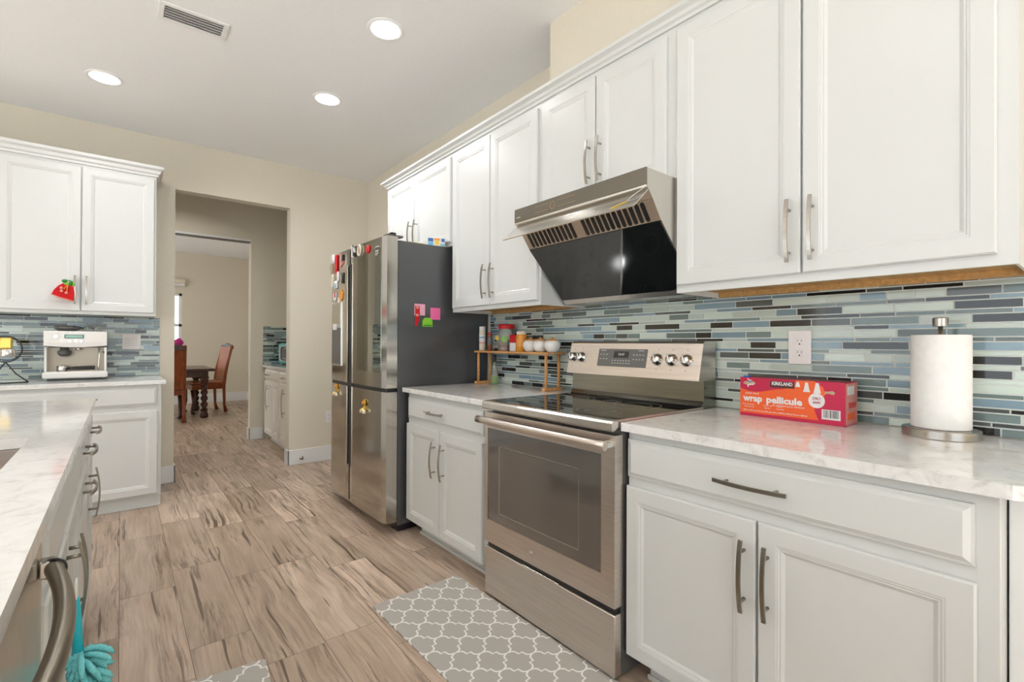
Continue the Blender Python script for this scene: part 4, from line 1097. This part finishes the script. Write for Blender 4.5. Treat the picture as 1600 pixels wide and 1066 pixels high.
# floor mats
def matobj(name, pts, label, z0=.001, z1=.010):
    m_ = MB(); m_.prism(pts, z0, z1, 'mat_quatrefoil', 'z')
    es = [e for e in m_.bm.edges if all(v.co.z > z1-.001 for v in e.verts)]
    bmesh.ops.bevel(m_.bm, geom=es, offset=.004, segments=2, profile=.5, affect='EDGES')
    return m_
def rr_rect(w_, h_, r):
    P = []
    for cx, cy, a0 in ((w_/2-r, h_/2-r, 0), (-w_/2+r, h_/2-r, 90), (-w_/2+r, -h_/2+r, 180), (w_/2-r, -h_/2+r, 270)):
        for k in range(5): a = R(a0+22.5*k); P.append((cx+r*math.cos(a), cy+r*math.sin(a)))
    return P
tag(matobj('m', rr_rect(.455, 1.25, .012), '').obj('kitchen_mat', None, (1.128, 1.468, 0), (0, 0, R(1.2))), 'grey kitchen mat with white quatrefoil lattice before the oven range', 'mat')
tag(matobj('m', rr_rect(.455, .76, .012), '').obj('kitchen_mat', None, (.165, 1.634, 0), (0, 0, R(-6))), 'grey lattice mat corner at the bottom edge near the island', 'mat')

# ================================================================== CEILING
lp = None
for k, (x, y) in enumerate(((-.090, 4.103), (1.117, 2.49), (1.122, 3.462))):
    lab = ('recessed ceiling downlight above the espresso counter, leftmost', 'recessed ceiling downlight nearest the camera, largest in view', 'recessed ceiling downlight in front of the refrigerator')[k]
    if lp is None:
        lp = t = thing('ceiling_light', lab, 'ceiling light', (x, y, ZC), 0, 'recessed ceiling downlights')
        MB().lathe([(.078, -.0005), (.078, -.004), (.092, -.006), (.098, -.003), (.099, -.0002)], 'white_trim', seg=40, caps=False).obj('trim_ring', t)
        MB().lathe([(.0, -.0035), (.078, -.0035), (.078, -.0008)], 'lamp_glow', seg=40).obj('lens', t, label='glowing white lens')
    else:
        t = copy_tree(lp); t.location = (x, y, ZC); t['label'] = lab
    area('downlight', (x, y, ZC-.012), (0, 0, 0), .15, .15, (2.2 if y < 3 else (3.5 if x < 0 else 13)), (.97, .98, 1), 'DISK', 160)
for (x, y) in ((-.09, .6), (-2.2, .6), (-2.2, 3.2)):
    area('downlight', (x, y, ZC-.012), (0, 0, 0), .15, .15, (2.2 if y < 3 else (3.5 if x < 0 else 13)), (.97, .98, 1), 'DISK', 160)
area('pantry_fill', (.4, 5.85, ZC-.02), (0, 0, 0), .15, .15, 7, (1, .97, .93), 'DISK', 150)  # lamp without a fixture, added to brighten the pantry passage
area('dining_fill', (.4, 8.9, ZC-.02), (0, 0, 0), .5, .5, 9, (1, .96, .9), 'DISK', 160)  # added ceiling lamp, no fixture, lifts the dining room brightness
t = thing('ceiling_vent', 'white louvered air vent in the ceiling at upper left', 'vent', (.296, 3.07, ZC), R(0))
m_ = MB()
for a in ((-.155, .155, -.085, -.060), (-.155, .155, .060, .085), (-.155, -.130, -.060, .060), (.130, .155, -.060, .060)): m_.box(a[0], a[1], a[2], a[3], -.008, -.0005, 'white_trim', .002, 1)
m_.obj('frame', t)
MB().box(-.13, .13, -.06, .06, -.0012, -.0003, 'vent_grey').obj('backing', t)
m_ = MB()
for k in range(5):
    y = -.048+k*.025
    m_.prism([(y-.004, -.010), (y+.010, -.002), (y+.011, -.003), (y-.003, -.0112)], -.13, .13, 'white_trim', 'x')
m_.obj('louvers', t)

# ================================================================== DINING ROOM
t = thing('dining_table', 'dark carved wooden dining table with twisted legs', 'table', (.30, 9.50, 0))
MB().box(-.95, .86, -.66, .66, .735, .775, 'dark_wood', .008).obj('tabletop', t)
MB().box(-.86, .78, -.58, .58, .64, .735, 'dark_wood', .006).obj('apron', t)
def twist_leg(x, y):
    m_ = MB(); rs = []; n = 40
    for i in range(n+1):
        z = .12+.42*i/n; tw = i/n*2*PI*2.2; ring = []
        for k in range(16):
            a = 2*PI*k/16; r_ = .040+.012*math.cos(2*(a-tw)); ring.append((x+r_*math.cos(a), y+r_*math.sin(a), z))
        rs.append(ring)
    m_.rings(rs, 'dark_wood'); m_.lathe([(.035, 0), (.055, .01), (.06, .05), (.045, .09), (.05, .12)], 'dark_wood', (x, y, 0), 16)
    m_.lathe([(.045, .54), (.06, .56), (.055, .60), (.07, .64)], 'dark_wood', (x, y, 0), 16)
    return m_.obj('leg', t)
for x, y in ((.73, -.54), (.73, .54), (-.80, -.54), (-.80, .54)): twist_leg(x, y)
def dining_chair(label, loc, rz, back_mt):
    """faces +Y locally (towards the table); back at -Y"""
    t = thing('dining_chair', label, 'chair', loc, rz, 'carved dining chairs')
    MB().box(-.25, .25, -.22, .26, .40, .49, 'orange_wood', .01).obj('seat_frame', t)
    MB().box(-.23, .23, -.20, .24, .491, .53, back_mt, .015, 3).obj('seat', t)
    m_ = MB(); n = 8; rs = []
    for i in range(n+1):
        z = .491+.62*i/n; y = -.235-.10*(i/n)**1.3; w_ = .215
        rs.append([(-w_, y-.018, z), (w_, y-.018, z), (w_, y+.018, z), (-w_, y+.018, z)])
    m_.rings(rs, back_mt, smooth=False); m_.obj('backrest', t)
    for s_ in (-1, 1):
        MB().tube([(s_*.225, -.25, .0), (s_*.225, -.225, .12), (s_*.225, -.215, .45), (s_*.225, -.25, .75), (s_*.225, -.345, 1.14)], .022, 'orange_wood', 10, radii=[.030, .020, .026, .022, .020]).obj('leg', t)
        MB().tube([(s_*.215, .23, 0), (s_*.22, .25, .06), (s_*.215, .225, .20), (s_*.215, .24, .40)], .026, 'dark_wood', 10, radii=[.032, .022, .026, .036]).obj('leg', t)
    m_ = MB(); pts = [(-.24, 1.10), (-.2, 1.135), (-.1, 1.15), (0, 1.175), (.1, 1.15), (.2, 1.135), (.24, 1.10), (.22, 1.07), (-.22, 1.07)]
    m_.prism(pts, -.362, -.322, 'dark_wood', 'y'); m_.obj('crest_rail', t)
    return t
dining_chair('dining chair with its orange-brown back to the camera at the wall opening', (.515, 8.86, 0), 0, 'orange_wood')
dining_chair('dining chair side-on at the right end of the dark table', (1.13, 9.72, 0), R(100), 'back_leather')
t = thing('flower_vase', 'vase of magenta and yellow-green flowers on the dining table', 'flowers', (.72, 9.55, .7755))
MB().lathe([(.04, 0), (.06, .05), (.055, .12), (.03, .18), (.035, .2)], 'ceramic').obj('vase', t)
m_ = MB(); rn = random.Random(9)
for k in range(14):
    a = rn.random()*6.28; r_ = .04+.10*rn.random(); z = .30+.16*rn.random()
    p = (r_*math.cos(a), r_*math.sin(a), z)
    m_.tube([(0, 0, .15), (p[0]*.5, p[1]*.5, z*.75), p], .004, 'dark_green', 6)
    mt = 'yellow_green' if p[0] > .06 else 'magenta'
    for q in range(5):
        b_ = 2*PI*q/5; m_.sphere((p[0]+.022*math.cos(b_), p[1], p[2]+.022*math.sin(b_)), .018, mt, (1, .4, 1), 10)
m_.obj('blooms', t)
t = thing('folding_table', 'narrow folded pale table standing in the dining room behind the passage wall', 'table', (1.545, 8.41, 0))
MB().box(0, .40, -.02, .02, .08, .76, 'panel_grey', .006).obj('folded_top', t)
MB().box(.0, .03, -.03, .03, 0, .08, 'black_plastic', .006).box(.37, .4, -.03, .03, 0, .08, 'black_plastic', .006).obj('foot', t)
